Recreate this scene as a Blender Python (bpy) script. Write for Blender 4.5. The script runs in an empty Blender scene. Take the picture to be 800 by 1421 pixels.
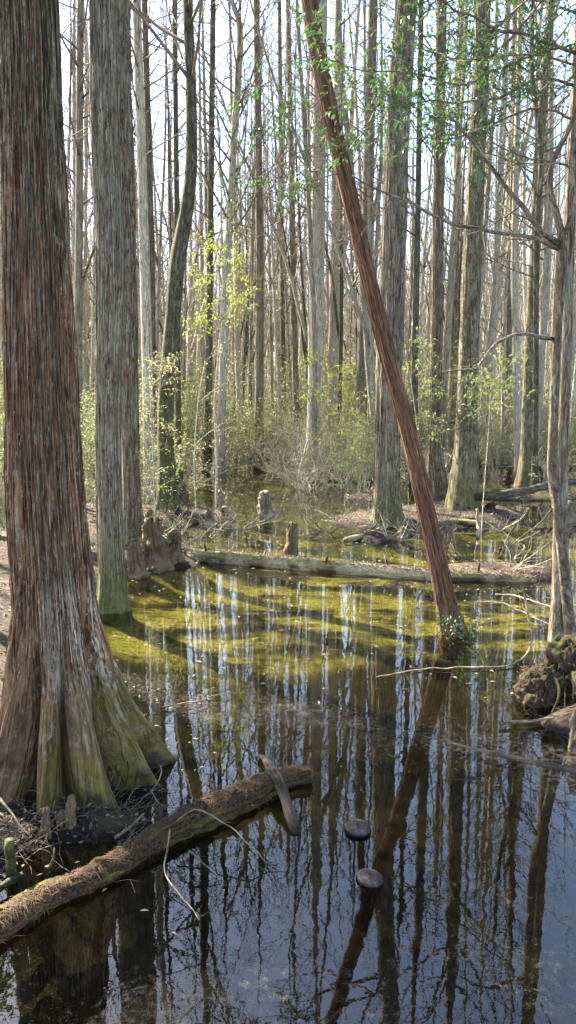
import bpy, math, random
from math import sin, cos, tan, atan, radians, pi, exp, sqrt
from mathutils import Vector, noise
V = Vector
R = random.Random(11)
S = bpy.context.scene
COL = S.collection

# ------------------------------------------------------------------ camera geometry
CAM_H = 2.4
FPX = 1115.0
PITCH = radians(8.4)
FW = V((0, cos(PITCH), -sin(PITCH))); UP = V((0, sin(PITCH), cos(PITCH)))
def ray(px, py):
    return FW + V((1, 0, 0)) * ((px - 400) / FPX) + UP * (-(py - 710.5) / FPX)
def at(px, py, Y):                      # the point seen at that pixel, Y metres ahead
    d = ray(px, py); t = Y / d.y
    return V((0, 0, CAM_H)) + d * t
def mpp(px, py, Y):                     # metres per pixel there
    return (Y / ray(px, py).y) / FPX
def gnd(px, py, z=0.0):                 # the point of the level z seen at that pixel
    d = ray(px, py); t = (z - CAM_H) / d.z
    return V((0, 0, CAM_H)) + d * t

# ------------------------------------------------------------------ helpers
def mixc(nt, fac, a, b, blend='MIX'):
    n = nt.nodes.new('ShaderNodeMix'); n.data_type = 'RGBA'; n.blend_type = blend
    for s, v in ((0, fac), (6, a), (7, b)):
        if isinstance(v, (int, float)): n.inputs[s].default_value = v
        elif isinstance(v, tuple): n.inputs[s].default_value = (*v, 1)
        else: nt.links.new(v, n.inputs[s])
    return n.outputs[2]
def math_(nt, op, a, b=0.0, c=None, clamp=False):
    n = nt.nodes.new('ShaderNodeMath'); n.operation = op; n.use_clamp = clamp
    for s, v in enumerate((a, b, c)):
        if v is None: continue
        if isinstance(v, (int, float)): n.inputs[s].default_value = v
        else: nt.links.new(v, n.inputs[s])
    return n.outputs[0]
def sstep(nt, v, lo, hi, out0=0.0, out1=1.0):
    n = nt.nodes.new('ShaderNodeMapRange'); n.interpolation_type = 'SMOOTHSTEP'
    n.inputs[1].default_value = lo; n.inputs[2].default_value = hi
    n.inputs[3].default_value = out0; n.inputs[4].default_value = out1
    nt.links.new(v, n.inputs[0]); return n.outputs[0]
def mapping(nt, vec, scale, loc=(0, 0, 0)):
    n = nt.nodes.new('ShaderNodeMapping'); n.inputs['Scale'].default_value = scale
    n.inputs['Location'].default_value = loc
    nt.links.new(vec, n.inputs['Vector']); return n.outputs[0]
def noise_(nt, vec, scale, detail=5, rough=.55, dist=0.0):
    n = nt.nodes.new('ShaderNodeTexNoise'); n.inputs['Scale'].default_value = scale
    n.inputs['Detail'].default_value = detail; n.inputs['Roughness'].default_value = rough
    n.inputs['Distortion'].default_value = dist
    nt.links.new(vec, n.inputs['Vector']); return n.outputs[0]
def ramp(nt, v, stops):
    n = nt.nodes.new('ShaderNodeValToRGB'); e = n.color_ramp.elements
    while len(e) < len(stops): e.new(.5)
    for i, (p, c) in enumerate(stops):
        e[i].position = p; e[i].color = (*c, 1)
    nt.links.new(v, n.inputs[0]); return n.outputs[0]
def newmat(name):
    m = bpy.data.materials.new(name); m.use_nodes = True
    nt = m.node_tree; nt.nodes.clear()
    out = nt.nodes.new('ShaderNodeOutputMaterial'); return m, nt, out
def principled(nt, out, col, rough=.85, spec=.3, bump=None, strength=.5, dist=.01):
    b = nt.nodes.new('ShaderNodeBsdfPrincipled')
    if isinstance(col, tuple): b.inputs['Base Color'].default_value = (*col, 1)
    else: nt.links.new(col, b.inputs['Base Color'])
    b.inputs['Roughness'].default_value = rough; b.inputs['Specular IOR Level'].default_value = spec
    if bump is not None:
        n = nt.nodes.new('ShaderNodeBump'); n.inputs['Strength'].default_value = strength
        n.inputs['Distance'].default_value = dist
        nt.links.new(bump, n.inputs['Height']); nt.links.new(n.outputs[0], b.inputs['Normal'])
    nt.links.new(b.outputs[0], out.inputs[0]); return b

def bark(name, dark, mid, light, lichen=(.33, .35, .30), lich=.35, moss=(.10, .11, .02), mossz=(.3, 1.2),
         mossamt=.8, sc=28.0, stretch=.07, bumpd=.02, side=0.0, rnd=.25, furrow=.9):
    """fibrous bark: streaks along the trunk, lichen blotches, moss low down; coordinates wrap the unflared trunk"""
    m, nt, out = newmat(name)
    sc *= 1.7; warm = lambda c: (c[0] * 1.03, c[1] * .97, c[2] * .82)
    dark = tuple(x * .7 for x in warm(dark)); mid = warm(mid); light = warm(light); lichen = warm(lichen)
    at_ = nt.nodes.new('ShaderNodeAttribute'); at_.attribute_name = 'bk'; vec = at_.outputs['Vector']
    sv = mapping(nt, vec, (1, 1, stretch))
    f1 = noise_(nt, sv, sc, 6, .62, .35)
    f2 = noise_(nt, sv, sc * 3.1, 3, .6)
    f3 = noise_(nt, mapping(nt, vec, (1, 1, .25)), sc * .22, 4, .6)
    h = math_(nt, 'ADD', math_(nt, 'MULTIPLY', f1, .7), math_(nt, 'MULTIPLY', f2, .3))
    c = ramp(nt, h, [(.38, dark), (.49, mid), (.62, light)])
    # thin dark furrows
    fr1 = noise_(nt, mapping(nt, vec, (1, 1, stretch * 1.3), (5, 2, 0)), sc * 1.25, 4, .55, .5)
    fur = sstep(nt, math_(nt, 'ABSOLUTE', math_(nt, 'SUBTRACT', fr1, .5)), .004, .05, 0, 1)
    c = mixc(nt, math_(nt, 'MULTIPLY', math_(nt, 'SUBTRACT', 1.0, fur), furrow), c, tuple(x * .35 for x in dark))
    # broad changes of tone
    c = mixc(nt, sstep(nt, f3, .4, .65), c, mixc(nt, .55, c, mid, 'MIX'))
    # lichen
    l1 = noise_(nt, mapping(nt, vec, (1, 1, .3), (3, 7, 1)), sc * .32, 7, .68)
    lm = math_(nt, 'MULTIPLY', sstep(nt, l1, .56 - lich * .25, .62 - lich * .2), sstep(nt, h, .38, .55))
    lm = math_(nt, 'MULTIPLY', lm, min(1, lich * 1.8))
    c = mixc(nt, lm, c, mixc(nt, f2, lichen, tuple(x * .6 for x in lichen)))
    # moss
    sp = nt.nodes.new('ShaderNodeSeparateXYZ'); nt.links.new(vec, sp.inputs[0])
    n4 = noise_(nt, vec, 7.0, 6, .65)
    zz = math_(nt, 'ADD', sp.outputs[2], math_(nt, 'MULTIPLY', math_(nt, 'SUBTRACT', n4, .5), (mossz[1] + .3) * 1.6))
    mm = sstep(nt, zz, mossz[0], mossz[1], mossamt, 0.0)
    if side:      # moss climbs the trunk on one side
        sm = math_(nt, 'MULTIPLY', sstep(nt, math_(nt, 'ADD', math_(nt, 'MULTIPLY', sp.outputs[0], -6), n4), .45, 1.1), side)
        sm = math_(nt, 'MULTIPLY', sm, sstep(nt, sp.outputs[2], 6, 9, 1, .15))
        mm = math_(nt, 'MAXIMUM', mm, sm)
    nm = noise_(nt, vec, 60, 3, .7)
    mc = mixc(nt, nm, tuple(x * .45 for x in moss), tuple(min(1, x * 1.5) for x in moss))
    c = mixc(nt, mm, c, mc)
    # damp dark foot
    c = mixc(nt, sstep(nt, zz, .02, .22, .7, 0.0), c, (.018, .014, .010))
    oi = nt.nodes.new('ShaderNodeObjectInfo')
    br = nt.nodes.new('ShaderNodeHueSaturation'); nt.links.new(c, br.inputs['Color'])
    nt.links.new(math_(nt, 'ADD', math_(nt, 'MULTIPLY', oi.outputs['Random'], rnd), 1 - rnd / 2), br.inputs['Value'])
    bh = math_(nt, 'ADD', math_(nt, 'ADD', h, math_(nt, 'MULTIPLY', fur, .35)), math_(nt, 'MULTIPLY', mm, math_(nt, 'MULTIPLY', nm, .6)))
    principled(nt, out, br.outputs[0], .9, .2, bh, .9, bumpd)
    return m

M = {}
M['bark_red'] = bark('red_bark', (.050, .026, .018), (.185, .100, .068), (.36, .27, .22), lichen=(.30, .32, .27), lich=.38,
                     moss=(.085, .080, .016), mossz=(.15, 1.5), mossamt=.85, sc=20, stretch=.05, bumpd=.03, rnd=0)
M['bark_grey'] = bark('grey_bark', (.060, .046, .034), (.185, .150, .115), (.37, .32, .255), lich=.3, sc=26, stretch=.06, mossz=(.3, 1.3))
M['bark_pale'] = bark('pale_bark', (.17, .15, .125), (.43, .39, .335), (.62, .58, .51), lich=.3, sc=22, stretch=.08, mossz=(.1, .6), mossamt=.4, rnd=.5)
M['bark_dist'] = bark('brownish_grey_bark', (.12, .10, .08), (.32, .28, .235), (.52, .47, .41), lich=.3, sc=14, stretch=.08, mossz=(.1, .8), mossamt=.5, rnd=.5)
M['bark_brown'] = bark('brown_bark', (.045, .030, .021), (.145, .105, .076), (.28, .22, .17), lich=.3, sc=24, stretch=.08, mossz=(.1, .8), mossamt=.5, rnd=.5)
M['bark_mossy'] = bark('mossy_bark', (.040, .030, .018), (.125, .098, .062), (.26, .22, .155), lich=.35, moss=(.125, .115, .035), mossz=(.5, 1.8),
                       mossamt=.6, sc=22, stretch=.12, side=.10, rnd=0)
M['bark_dark'] = bark('dark_mossy_bark', (.030, .026, .018), (.08, .068, .048), (.17, .15, .12), lich=.25, moss=(.075, .08, .022), mossz=(.9, 3.4),
                      mossamt=.6, sc=26, stretch=.15, side=.4, rnd=0)
M['bark_lean'] = bark('stringy_red_bark', (.045, .022, .014), (.180, .090, .056), (.34, .22, .16), lich=.08, moss=(.05, .05, .015), mossz=(.1, .4),
                      mossamt=.5, sc=34, stretch=.03, bumpd=.02, rnd=0)
M['bark_smooth'] = bark('smooth_pale_bark', (.035, .026, .020), (.105, .080, .060), (.22, .185, .15), lichen=(.45, .41, .34), lich=.22, sc=18, stretch=.5,
                        mossz=(0, .1), mossamt=.2, bumpd=.006, rnd=0, furrow=.35)
M['twig'] = bark('twig_bark', (.085, .068, .052), (.19, .155, .12), (.33, .28, .23), lich=.0, sc=16, stretch=.3, mossz=(-2, -1), mossamt=0, bumpd=.003, rnd=.3)
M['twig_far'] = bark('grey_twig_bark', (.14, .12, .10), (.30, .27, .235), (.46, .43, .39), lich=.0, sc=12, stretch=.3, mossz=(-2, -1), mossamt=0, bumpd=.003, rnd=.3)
M['brush'] = bark('dry_brush_bark', (.26, .235, .18), (.50, .46, .36), (.72, .68, .56), lich=.0, sc=16, stretch=.3, mossz=(-2, -1), mossamt=0, bumpd=.003, rnd=.3)
M['deadwood'] = bark('bleached_dead_wood', (.14, .10, .07), (.34, .265, .19), (.56, .47, .37), lich=.0, sc=40, stretch=.06, mossz=(-2, -1), mossamt=0, bumpd=.004, rnd=.3)
M['plank'] = bark('weathered_board', (.016, .013, .011), (.050, .038, .031), (.095, .076, .064), lich=.05, sc=60, stretch=.05, mossz=(-9, -8), mossamt=0, bumpd=.004, rnd=0)
M['mossy_log'] = bark('mossy_log_bark', (.035, .028, .018), (.11, .085, .055), (.23, .19, .13), lich=.25, sc=22, stretch=.1, mossz=(-9, -8), mossamt=0, rnd=0)

def log_mat(name, top, under, litter, littermix, mosst=.5):
    m, nt, out = newmat(name)
    g = nt.nodes.new('ShaderNodeNewGeometry'); sp = nt.nodes.new('ShaderNodeSeparateXYZ'); nt.links.new(g.outputs['Normal'], sp.inputs[0])
    tc = nt.nodes.new('ShaderNodeTexCoord'); vec = tc.outputs['Object']
    n1 = noise_(nt, vec, 6, 6, .65); n2 = noise_(nt, vec, 70, 4, .7); n3 = noise_(nt, vec, 2.2, 3)
    a = nt.nodes.new('ShaderNodeAttribute'); a.attribute_name = 'bk'
    s = noise_(nt, mapping(nt, a.outputs['Vector'], (1, 1, .06)), 40, 5, .6)
    wood = ramp(nt, s, [(.35, tuple(x * .4 for x in under)), (.5, under), (.7, tuple(min(1, x * 2.2) for x in under))])
    mossc = ramp(nt, n2, [(.3, tuple(x * .35 for x in top)), (.55, top), (.75, tuple(min(1, x * 1.7) for x in top))])
    f = sstep(nt, math_(nt, 'ADD', sp.outputs[2], math_(nt, 'MULTIPLY', math_(nt, 'SUBTRACT', n1, .5), 1.6)), mosst - .35, mosst + .3)
    c = mixc(nt, f, wood, mossc)
    lt = ramp(nt, n2, [(.3, tuple(x * .35 for x in litter)), (.52, litter), (.72, tuple(min(1, x * 1.8) for x in litter))])
    c = mixc(nt, math_(nt, 'MULTIPLY', sstep(nt, math_(nt, 'ADD', n3, math_(nt, 'MULTIPLY', n1, .4)), .62, .78), littermix), c, lt)
    h = math_(nt, 'ADD', math_(nt, 'MULTIPLY', n2, .6), s)
    principled(nt, out, c, .95, .15, h, .8, .015); return m
M['fore_log'] = log_mat('foreground_log_moss', (.090, .080, .016), (.030, .019, .011), (.070, .034, .016), 1.0, .25)
M['pale_log'] = log_mat('sunlit_log_moss', (.17, .165, .06), (.085, .062, .042), (.30, .25, .16), .8, .35)
M['root'] = log_mat('rooty_brown_wood', (.050, .052, .014), (.045, .030, .020), (.075, .050, .030), .5, .55)
M['knee'] = log_mat('knee_bark', (.12, .105, .04), (.095, .066, .036), (.19, .125, .075), .7, .95)
M['knee_pale'] = log_mat('pale_knee_bark', (.26, .24, .09), (.12, .09, .06), (.36, .29, .20), .7, .6)
M['sunk'] = log_mat('sunken_log_bark', (.030, .028, .022), (.022, .018, .014), (.05, .04, .032), .6, .4)

def leafmat(name, c1, c2, trans=.5, rough=.5):
    m, nt, out = newmat(name)
    g = nt.nodes.new('ShaderNodeNewGeometry')
    c = mixc(nt, g.outputs['Random Per Island'], c1, c2)
    b = nt.nodes.new('ShaderNodeBsdfPrincipled'); nt.links.new(c, b.inputs['Base Color']); b.inputs['Roughness'].default_value = rough
    b.inputs['Specular IOR Level'].default_value = .35
    t = nt.nodes.new('ShaderNodeBsdfTranslucent')
    tcn = mixc(nt, .5, c, tuple(min(1, x * 1.6) for x in c2)); nt.links.new(tcn, t.inputs[0])
    mx = nt.nodes.new('ShaderNodeMixShader'); mx.inputs[0].default_value = trans
    nt.links.new(b.outputs[0], mx.inputs[1]); nt.links.new(t.outputs[0], mx.inputs[2]); nt.links.new(mx.outputs[0], out.inputs[0])
    return m
M['leaf_green'] = leafmat('evergreen_leaf', (.030, .070, .022), (.075, .135, .035), .3, .35)
M['leaf_yellow'] = leafmat('yellow_green_leaf', (.12, .16, .025), (.27, .29, .045), .5)
M['leaf_mid'] = leafmat('mid_green_leaf', (.07, .10, .03), (.19, .23, .06), .4)
M['leaf_pale'] = leafmat('pale_dry_leaf', (.10, .11, .035), (.27, .24, .11), .4)
M['litter'] = leafmat('dead_leaf', (.05, .032, .02), (.25, .185, .12), .15, .8)
M['moss_tuft'] = leafmat('moss_blade', (.06, .065, .012), (.22, .21, .04), .3, .8)
M['needle'] = leafmat('rusty_needle', (.035, .018, .009), (.15, .082, .040), .15, .8)

# soil and pond bottom ------------------------------------------------------------
def ground_mat():
    m, nt, out = newmat('swamp_soil')
    tc = nt.nodes.new('ShaderNodeTexCoord'); vec = tc.outputs['Object']
    sp = nt.nodes.new('ShaderNodeSeparateXYZ'); nt.links.new(vec, sp.inputs[0])
    n1 = noise_(nt, vec, 1.3, 6, .6); n2 = noise_(nt, vec, 18, 6, .7); n3 = noise_(nt, vec, 90, 3, .7); n4 = noise_(nt, vec, .5, 4, .6, .4)
    leaf = ramp(nt, n2, [(.3, (.022, .014, .009)), (.48, (.085, .055, .034)), (.6, (.17, .12, .08)), (.75, (.28, .22, .155))])
    dirt = ramp(nt, n3, [(.3, (.012, .009, .006)), (.55, (.045, .032, .021)), (.75, (.11, .08, .055))])
    c = mixc(nt, sstep(nt, n1, .38, .6), dirt, leaf)
    far = sstep(nt, sp.outputs[1], 15, 30)
    c = mixc(nt, math_(nt, 'MULTIPLY', far, .6), c, ramp(nt, n2, [(.3, (.05, .04, .02)), (.5, (.16, .125, .075)), (.7, (.32, .27, .18))]))
    # pond bed: black-brown leaf mud, algae over the shallows
    mud = ramp(nt, n2, [(.35, (.003, .002, .001)), (.52, (.008, .005, .0025)), (.64, (.022, .013, .006)), (.8, (.08, .05, .022))])
    alg = ramp(nt, math_(nt, 'ADD', math_(nt, 'MULTIPLY', n2, .45), math_(nt, 'MULTIPLY', n3, .55)),
               [(.34, (.04, .030, .010)), (.44, (.15, .14, .04)), (.54, (.60, .57, .18)), (.72, (.88, .85, .48))])
    yn = math_(nt, 'ADD', sp.outputs[1], math_(nt, 'MULTIPLY', math_(nt, 'SUBTRACT', n4, .5), 6.0))
    a1 = sstep(nt, yn, 6.9, 8.8)
    xm = math_(nt, 'MULTIPLY', sstep(nt, sp.outputs[0], -3.0, -1.4), 1.0)
    n6 = noise_(nt, mapping(nt, vec, (.35, 1.3, 1)), 1.6, 5, .6, .6)
    patch = sstep(nt, math_(nt, 'ADD', math_(nt, 'MULTIPLY', n1, .35), math_(nt, 'ADD', math_(nt, 'MULTIPLY', n4, .25), math_(nt, 'MULTIPLY', n6, .4))), .445, .535)
    am = math_(nt, 'MULTIPLY', math_(nt, 'MULTIPLY', math_(nt, 'MULTIPLY', a1, xm), patch), sstep(nt, yn, 12.8, 15.5, 1, .30))
    am = math_(nt, 'MAXIMUM', am, math_(nt, 'MULTIPLY', sstep(nt, yn, 19, 21.5), math_(nt, 'MULTIPLY', patch, .9)))
    bed = mixc(nt, am, mud, alg)
    z = sp.outputs[2]
    c = mixc(nt, sstep(nt, z, -.05, .0), bed, c)
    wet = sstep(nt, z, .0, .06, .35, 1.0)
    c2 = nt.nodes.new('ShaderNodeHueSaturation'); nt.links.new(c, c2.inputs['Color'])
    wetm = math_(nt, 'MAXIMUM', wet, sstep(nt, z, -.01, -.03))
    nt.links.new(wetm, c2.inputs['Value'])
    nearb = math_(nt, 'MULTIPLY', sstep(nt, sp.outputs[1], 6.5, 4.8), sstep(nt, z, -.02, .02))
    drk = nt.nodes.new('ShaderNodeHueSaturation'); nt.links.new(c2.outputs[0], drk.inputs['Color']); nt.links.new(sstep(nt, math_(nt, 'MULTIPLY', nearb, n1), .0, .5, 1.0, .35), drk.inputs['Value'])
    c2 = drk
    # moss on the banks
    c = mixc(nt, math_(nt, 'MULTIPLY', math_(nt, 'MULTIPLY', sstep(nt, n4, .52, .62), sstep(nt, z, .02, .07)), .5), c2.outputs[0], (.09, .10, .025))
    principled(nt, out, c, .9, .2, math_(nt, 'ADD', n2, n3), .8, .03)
    return m
M['soil'] = ground_mat()

def water_mat():
    m, nt, out = newmat('tannin_water')
    tc = nt.nodes.new('ShaderNodeTexCoord'); vec = tc.outputs['Object']
    sp = nt.nodes.new('ShaderNodeSeparateXYZ'); nt.links.new(vec, sp.inputs[0])
    w = noise_(nt, vec, 5.0, 2, .5); w2 = noise_(nt, vec, 30.0, 2, .5)
    b = nt.nodes.new('ShaderNodeBump'); b.inputs['Strength'].default_value = .5; b.inputs['Distance'].default_value = .0009
    nt.links.new(math_(nt, 'ADD', w, math_(nt, 'MULTIPLY', w2, .10)), b.inputs['Height'])
    # Fresnel reflectance of water, the same from above and below so that sunlight gets down to the bed
    gm = nt.nodes.new('ShaderNodeNewGeometry'); dt = nt.nodes.new('ShaderNodeVectorMath'); dt.operation = 'DOT_PRODUCT'
    nt.links.new(gm.outputs['Incoming'], dt.inputs[0]); nt.links.new(b.outputs[0], dt.inputs[1])
    cs = math_(nt, 'SUBTRACT', 1.0, math_(nt, 'ABSOLUTE', dt.outputs['Value']), clamp=True)
    frf = math_(nt, 'ADD', .062, math_(nt, 'MULTIPLY', math_(nt, 'POWER', cs, 4.6), .976), clamp=True)
    tr = nt.nodes.new('ShaderNodeBsdfTransparent'); tr.inputs[0].default_value = (.50, .48, .29, 1)
    gl = nt.nodes.new('ShaderNodeBsdfGlossy'); gl.inputs['Roughness'].default_value = .0; nt.links.new(b.outputs[0], gl.inputs['Normal'])
    gl.inputs[0].default_value = (1, 1, 1, 1)
    mx = nt.nodes.new('ShaderNodeMixShader'); nt.links.new(frf, mx.inputs[0]); nt.links.new(tr.outputs[0], mx.inputs[1]); nt.links.new(gl.outputs[0], mx.inputs[2])
    # dusty pollen film and scum in drifts
    d = nt.nodes.new('ShaderNodeBsdfDiffuse')
    n1 = noise_(nt, vec, .75, 5, .6, .8); n2 = noise_(nt, vec, 26, 6, .75, .4); n3 = noise_(nt, vec, 120, 3, .7)
    nt.links.new(ramp(nt, n2, [(.4, (.035, .03, .022)), (.6, (.11, .10, .08)), (.8, (.22, .21, .17))]), d.inputs[0])
    line = math_(nt, 'ABSOLUTE', math_(nt, 'SUBTRACT', math_(nt, 'ADD', sp.outputs[1], math_(nt, 'MULTIPLY', sp.outputs[0], .42)), 5.75))
    band = math_(nt, 'MULTIPLY', sstep(nt, line, .0, .75, 1, 0), .22)
    near = sstep(nt, math_(nt, 'SUBTRACT', sp.outputs[1], math_(nt, 'MULTIPLY', sp.outputs[0], .25)), 2.7, 3.9, .17, 0)
    reg = math_(nt, 'ADD', math_(nt, 'ADD', band, near), sstep(nt, n1, .45, .7, 0, .15))
    film = math_(nt, 'MULTIPLY', sstep(nt, math_(nt, 'ADD', math_(nt, 'ADD', math_(nt, 'MULTIPLY', n2, .6), math_(nt, 'MULTIPLY', n3, .4)), reg), .66, .84), .36)
    m2 = nt.nodes.new('ShaderNodeMixShader'); nt.links.new(film, m2.inputs[0]); nt.links.new(mx.outputs[0], m2.inputs[1]); nt.links.new(d.outputs[0], m2.inputs[2])
    nt.links.new(m2.outputs[0], out.inputs[0]); return m
M['water'] = water_mat()

def simple(name, dark, light, sc=30, rough=.7, bumpd=.004):
    m, nt, out = newmat(name); tc = nt.nodes.new('ShaderNodeTexCoord')
    n = noise_(nt, tc.outputs['Object'], sc, 6, .65)
    principled(nt, out, ramp(nt, n, [(.35, dark), (.65, light)]), 1.0, .05, n, .6, bumpd); return m
M['cap_top'] = simple('weathered_grey_top', (.022, .018, .016), (.085, .072, .068), 25, .7)
M['cap_rim'] = simple('wet_dark_rim', (.004, .0035, .003), (.012, .010, .009), 25, .35)

# ------------------------------------------------------------------ mesh builder
class MB:
    def __init__(s): s.v = []; s.f = []; s.b = []
    def tube(s, pts, rads, segs=6, rf=None, cap=True, boff=(0, 0, 0), R0=None):
        """sweep; rf(theta, dist, point) gives a radius to add; bk = unflared coordinates"""
        n = len(pts)
        if R0 is None: R0 = sum(rads) / n
        base = len(s.v); d = 0.0; prev = None; n1 = None
        for i, p in enumerate(pts):
            t = (pts[min(i + 1, n - 1)] - pts[max(i - 1, 0)])
            if t.length < 1e-9: t = V((0, 0, 1))
            t.normalize()
            if n1 is None:
                n1 = V((1, 0, 0)) if abs(t.x) < .9 else V((0, 1, 0))
            n1 = n1 - t * n1.dot(t)
            if n1.length < 1e-6: n1 = t.orthogonal()
            n1.normalize(); n2 = t.cross(n1)
            if prev is not None: d += (p - prev).length
            prev = p; r = rads[i]
            for k in range(segs):
                a = 2 * pi * k / segs; ca, sa = cos(a), sin(a)
                rr = r + (rf(a, d, p) if rf else 0)
                s.v.append(p + n1 * (ca * rr) + n2 * (sa * rr)); s.b.append((ca * R0 + boff[0], sa * R0 + boff[1], d + boff[2]))
        for i in range(n - 1):
            o = base + i * segs
            for k in range(segs):
                k2 = (k + 1) % segs
                s.f.append((o + k, o + k2, o + segs + k2, o + segs + k))
        if cap:
            s.f.append(tuple(base + k for k in reversed(range(segs))))
            s.f.append(tuple(base + (n - 1) * segs + k for k in range(segs)))
    def leaf(s, p, d, nrm, L, W, fold=.25):
        d = d.normalized(); sd = d.cross(nrm)
        if sd.length < 1e-5: sd = d.orthogonal()
        sd.normalize(); up = sd.cross(d)
        b = len(s.v); m = p + d * (L * .5)
        s.v += [p, m + sd * (W * .5) + up * (W * fold), p + d * L - up * (L * .12), m - sd * (W * .5) + up * (W * fold), m]
        s.b += [(0, 0, 0)] * 5
        s.f += [(b, b + 1, b + 4), (b + 1, b + 2, b + 4), (b + 2, b + 3, b + 4), (b + 3, b, b + 4)]
    def build(s, name, mat, parent=None, smooth=True):
        me = bpy.data.meshes.new(name); me.from_pydata(s.v, [], s.f)
        a = me.attributes.new('bk', 'FLOAT_VECTOR', 'POINT')
        a.data.foreach_set('vector', [c for b in s.b for c in b])
        if smooth: me.polygons.foreach_set('use_smooth', [True] * len(me.polygons))
        me.materials.append(mat)
        o = bpy.data.objects.new(name, me); COL.objects.link(o)
        if parent is not None: o.parent = parent
        return o
def tag(o, label=None, cat=None, group=None, kind=None):
    if label: o['label'] = label
    if cat: o['category'] = cat
    if group: o['group'] = group
    if kind: o['kind'] = kind
    return o
def thing(name, label, cat, loc, group=None):
    o = bpy.data.objects.new(name, None); COL.objects.link(o); o.location = loc; o.empty_display_size = .1
    return tag(o, label, cat, group)
def copy_tree(root, loc, rz=0, sc=1.0, tilt=(0, 0), label=None, group=None):
    r = root.copy(); COL.objects.link(r); r.location = loc; r.rotation_euler = (tilt[0], tilt[1], rz); r.scale = (sc, sc, sc)
    if label: r['label'] = label
    if group: r['group'] = group
    for ch in list(root.children):
        c = ch.copy(); COL.objects.link(c); c.parent = r
    return r
def smooth_path(keys, step):
    """keys [(Vector, r)] -> dense Catmull-Rom points and radii"""
    P = [k[0] for k in keys]; Q = [k[1] for k in keys]; pts = []; rad = []
    for i in range(len(P) - 1):
        p0 = P[i - 1] if i else P[0] * 2 - P[1]; p1 = P[i]; p2 = P[i + 1]; p3 = P[i + 2] if i + 2 < len(P) else P[i + 1] * 2 - P[i]
        n = max(1, int((p2 - p1).length / step))
        for j in range(n):
            t = j / n
            pts.append(.5 * ((2 * p1) + (p2 - p0) * t + (2 * p0 - 5 * p1 + 4 * p2 - p3) * t * t + (3 * p1 - p0 - 3 * p2 + p3) * t ** 3))
            rad.append(Q[i] + (Q[i + 1] - Q[i]) * t)
    pts.append(P[-1]); rad.append(Q[-1]); return pts, rad
def wig(p, sc, seed=0.0):
    q = V((p.x * sc + seed, p.y * sc - seed, p.z * sc + seed * .5))
    return noise.noise(q)

# ------------------------------------------------------------------ bare branching
def branch(mb, p, d, L, r, level, rnd, nodes=None, segs=3, gnarl=.22, up=.10, kids=5):
    n = 6 if level > 1 else (5 if level == 1 else 4)
    pts = [p]; rads = [r]; d = d.normalized()
    for i in range(n):
        d = (d + V((rnd.uniform(-1, 1), rnd.uniform(-1, 1), rnd.uniform(-1, 1))) * gnarl + V((0, 0, up))).normalized()
        pts.append(pts[-1] + d * (L / n)); rads.append(r * (1 - .8 * (i + 1) / n))
    mb.tube(pts, rads, segs if level > 1 else 3, cap=False)
    if nodes is not None and level == 0: nodes.append((pts, r))
    if level > 0:
        for k in range(kids):
            f = .25 + .75 * (k + rnd.random()) / kids
            j = min(n - 1, int(f * n)); q = pts[j].lerp(pts[j + 1], f * n - j if f * n - j < 1 else 1)
            dd = (pts[j + 1] - pts[j]).normalized()
            side = dd.cross(V((rnd.uniform(-1, 1), rnd.uniform(-1, 1), rnd.uniform(-1, 1)))).normalized()
            branch(mb, q, dd * .75 + side * rnd.uniform(.5, 1.0), L * rnd.uniform(.38, .6), max(.0025, rads[j] * .55), level - 1, rnd, nodes, segs, gnarl, up, kids)
def crown(mb, path, z0, n, L0, rnd, level=2, r0=.022, elev=.5, kids=4, top=True):
    """limbs off a trunk path, from height z0 up"""
    zs = [p for p in path if p[0].z > z0]
    if not zs: return
    for i in range(n):
        f = (i + rnd.random()) / n; j = int(f * (len(zs) - 1)); p, r = zs[j]
        a = rnd.uniform(0, 2 * pi); e = elev * rnd.uniform(.3, 1.5)
        L = L0 * (1 - .55 * f) * rnd.uniform(.55, 1.15)
        branch(mb, p + V((cos(a), sin(a), 0)) * r * .6, V((cos(a), sin(a), e)), L, min(r * .5, r0) * (1 - .4 * f), level, rnd, kids=kids)

# ------------------------------------------------------------------ terrain
def blob(px0, py0, rx, ry, h):
    g = gnd(px0, py0); return (g.x, g.y, rx, ry, h)
BLOBS = [(-2.3, 4.3, 1.35, .85, .42), (-3.2, 5.8, 1.2, 2.0, .5), (-4.8, 9.5, 1.9, 3.5, .55),
         blob(165, 1150, .36, .22, .25), blob(215, 1098, .22, .15, .22), blob(210, 775, .85, .9, .42), blob(160, 720, 1.6, 1.6, .45), blob(235, 712, .9, .8, .4), (-1.9, 3.6, .5, .3, .30),
         blob(560, 722, 1.5, 1.1, .42), blob(640, 712, 1.3, 1.1, .42), blob(300, 722, .32, .35, .33), blob(372, 710, .3, .3, .30),
         blob(655, 795, .95, .35, .36), blob(730, 800, .5, .3, .3), blob(810, 960, .45, .7, .42), blob(790, 1010, .4, .3, .3),
         blob(760, 690, .8, .8, .36), blob(700, 690, .7, .5, .34), blob(520, 748, .5, .4, .3), blob(445, 662, 1.7, 1.5, .40), blob(520, 690, .8, 1.0, .3)]
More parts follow.
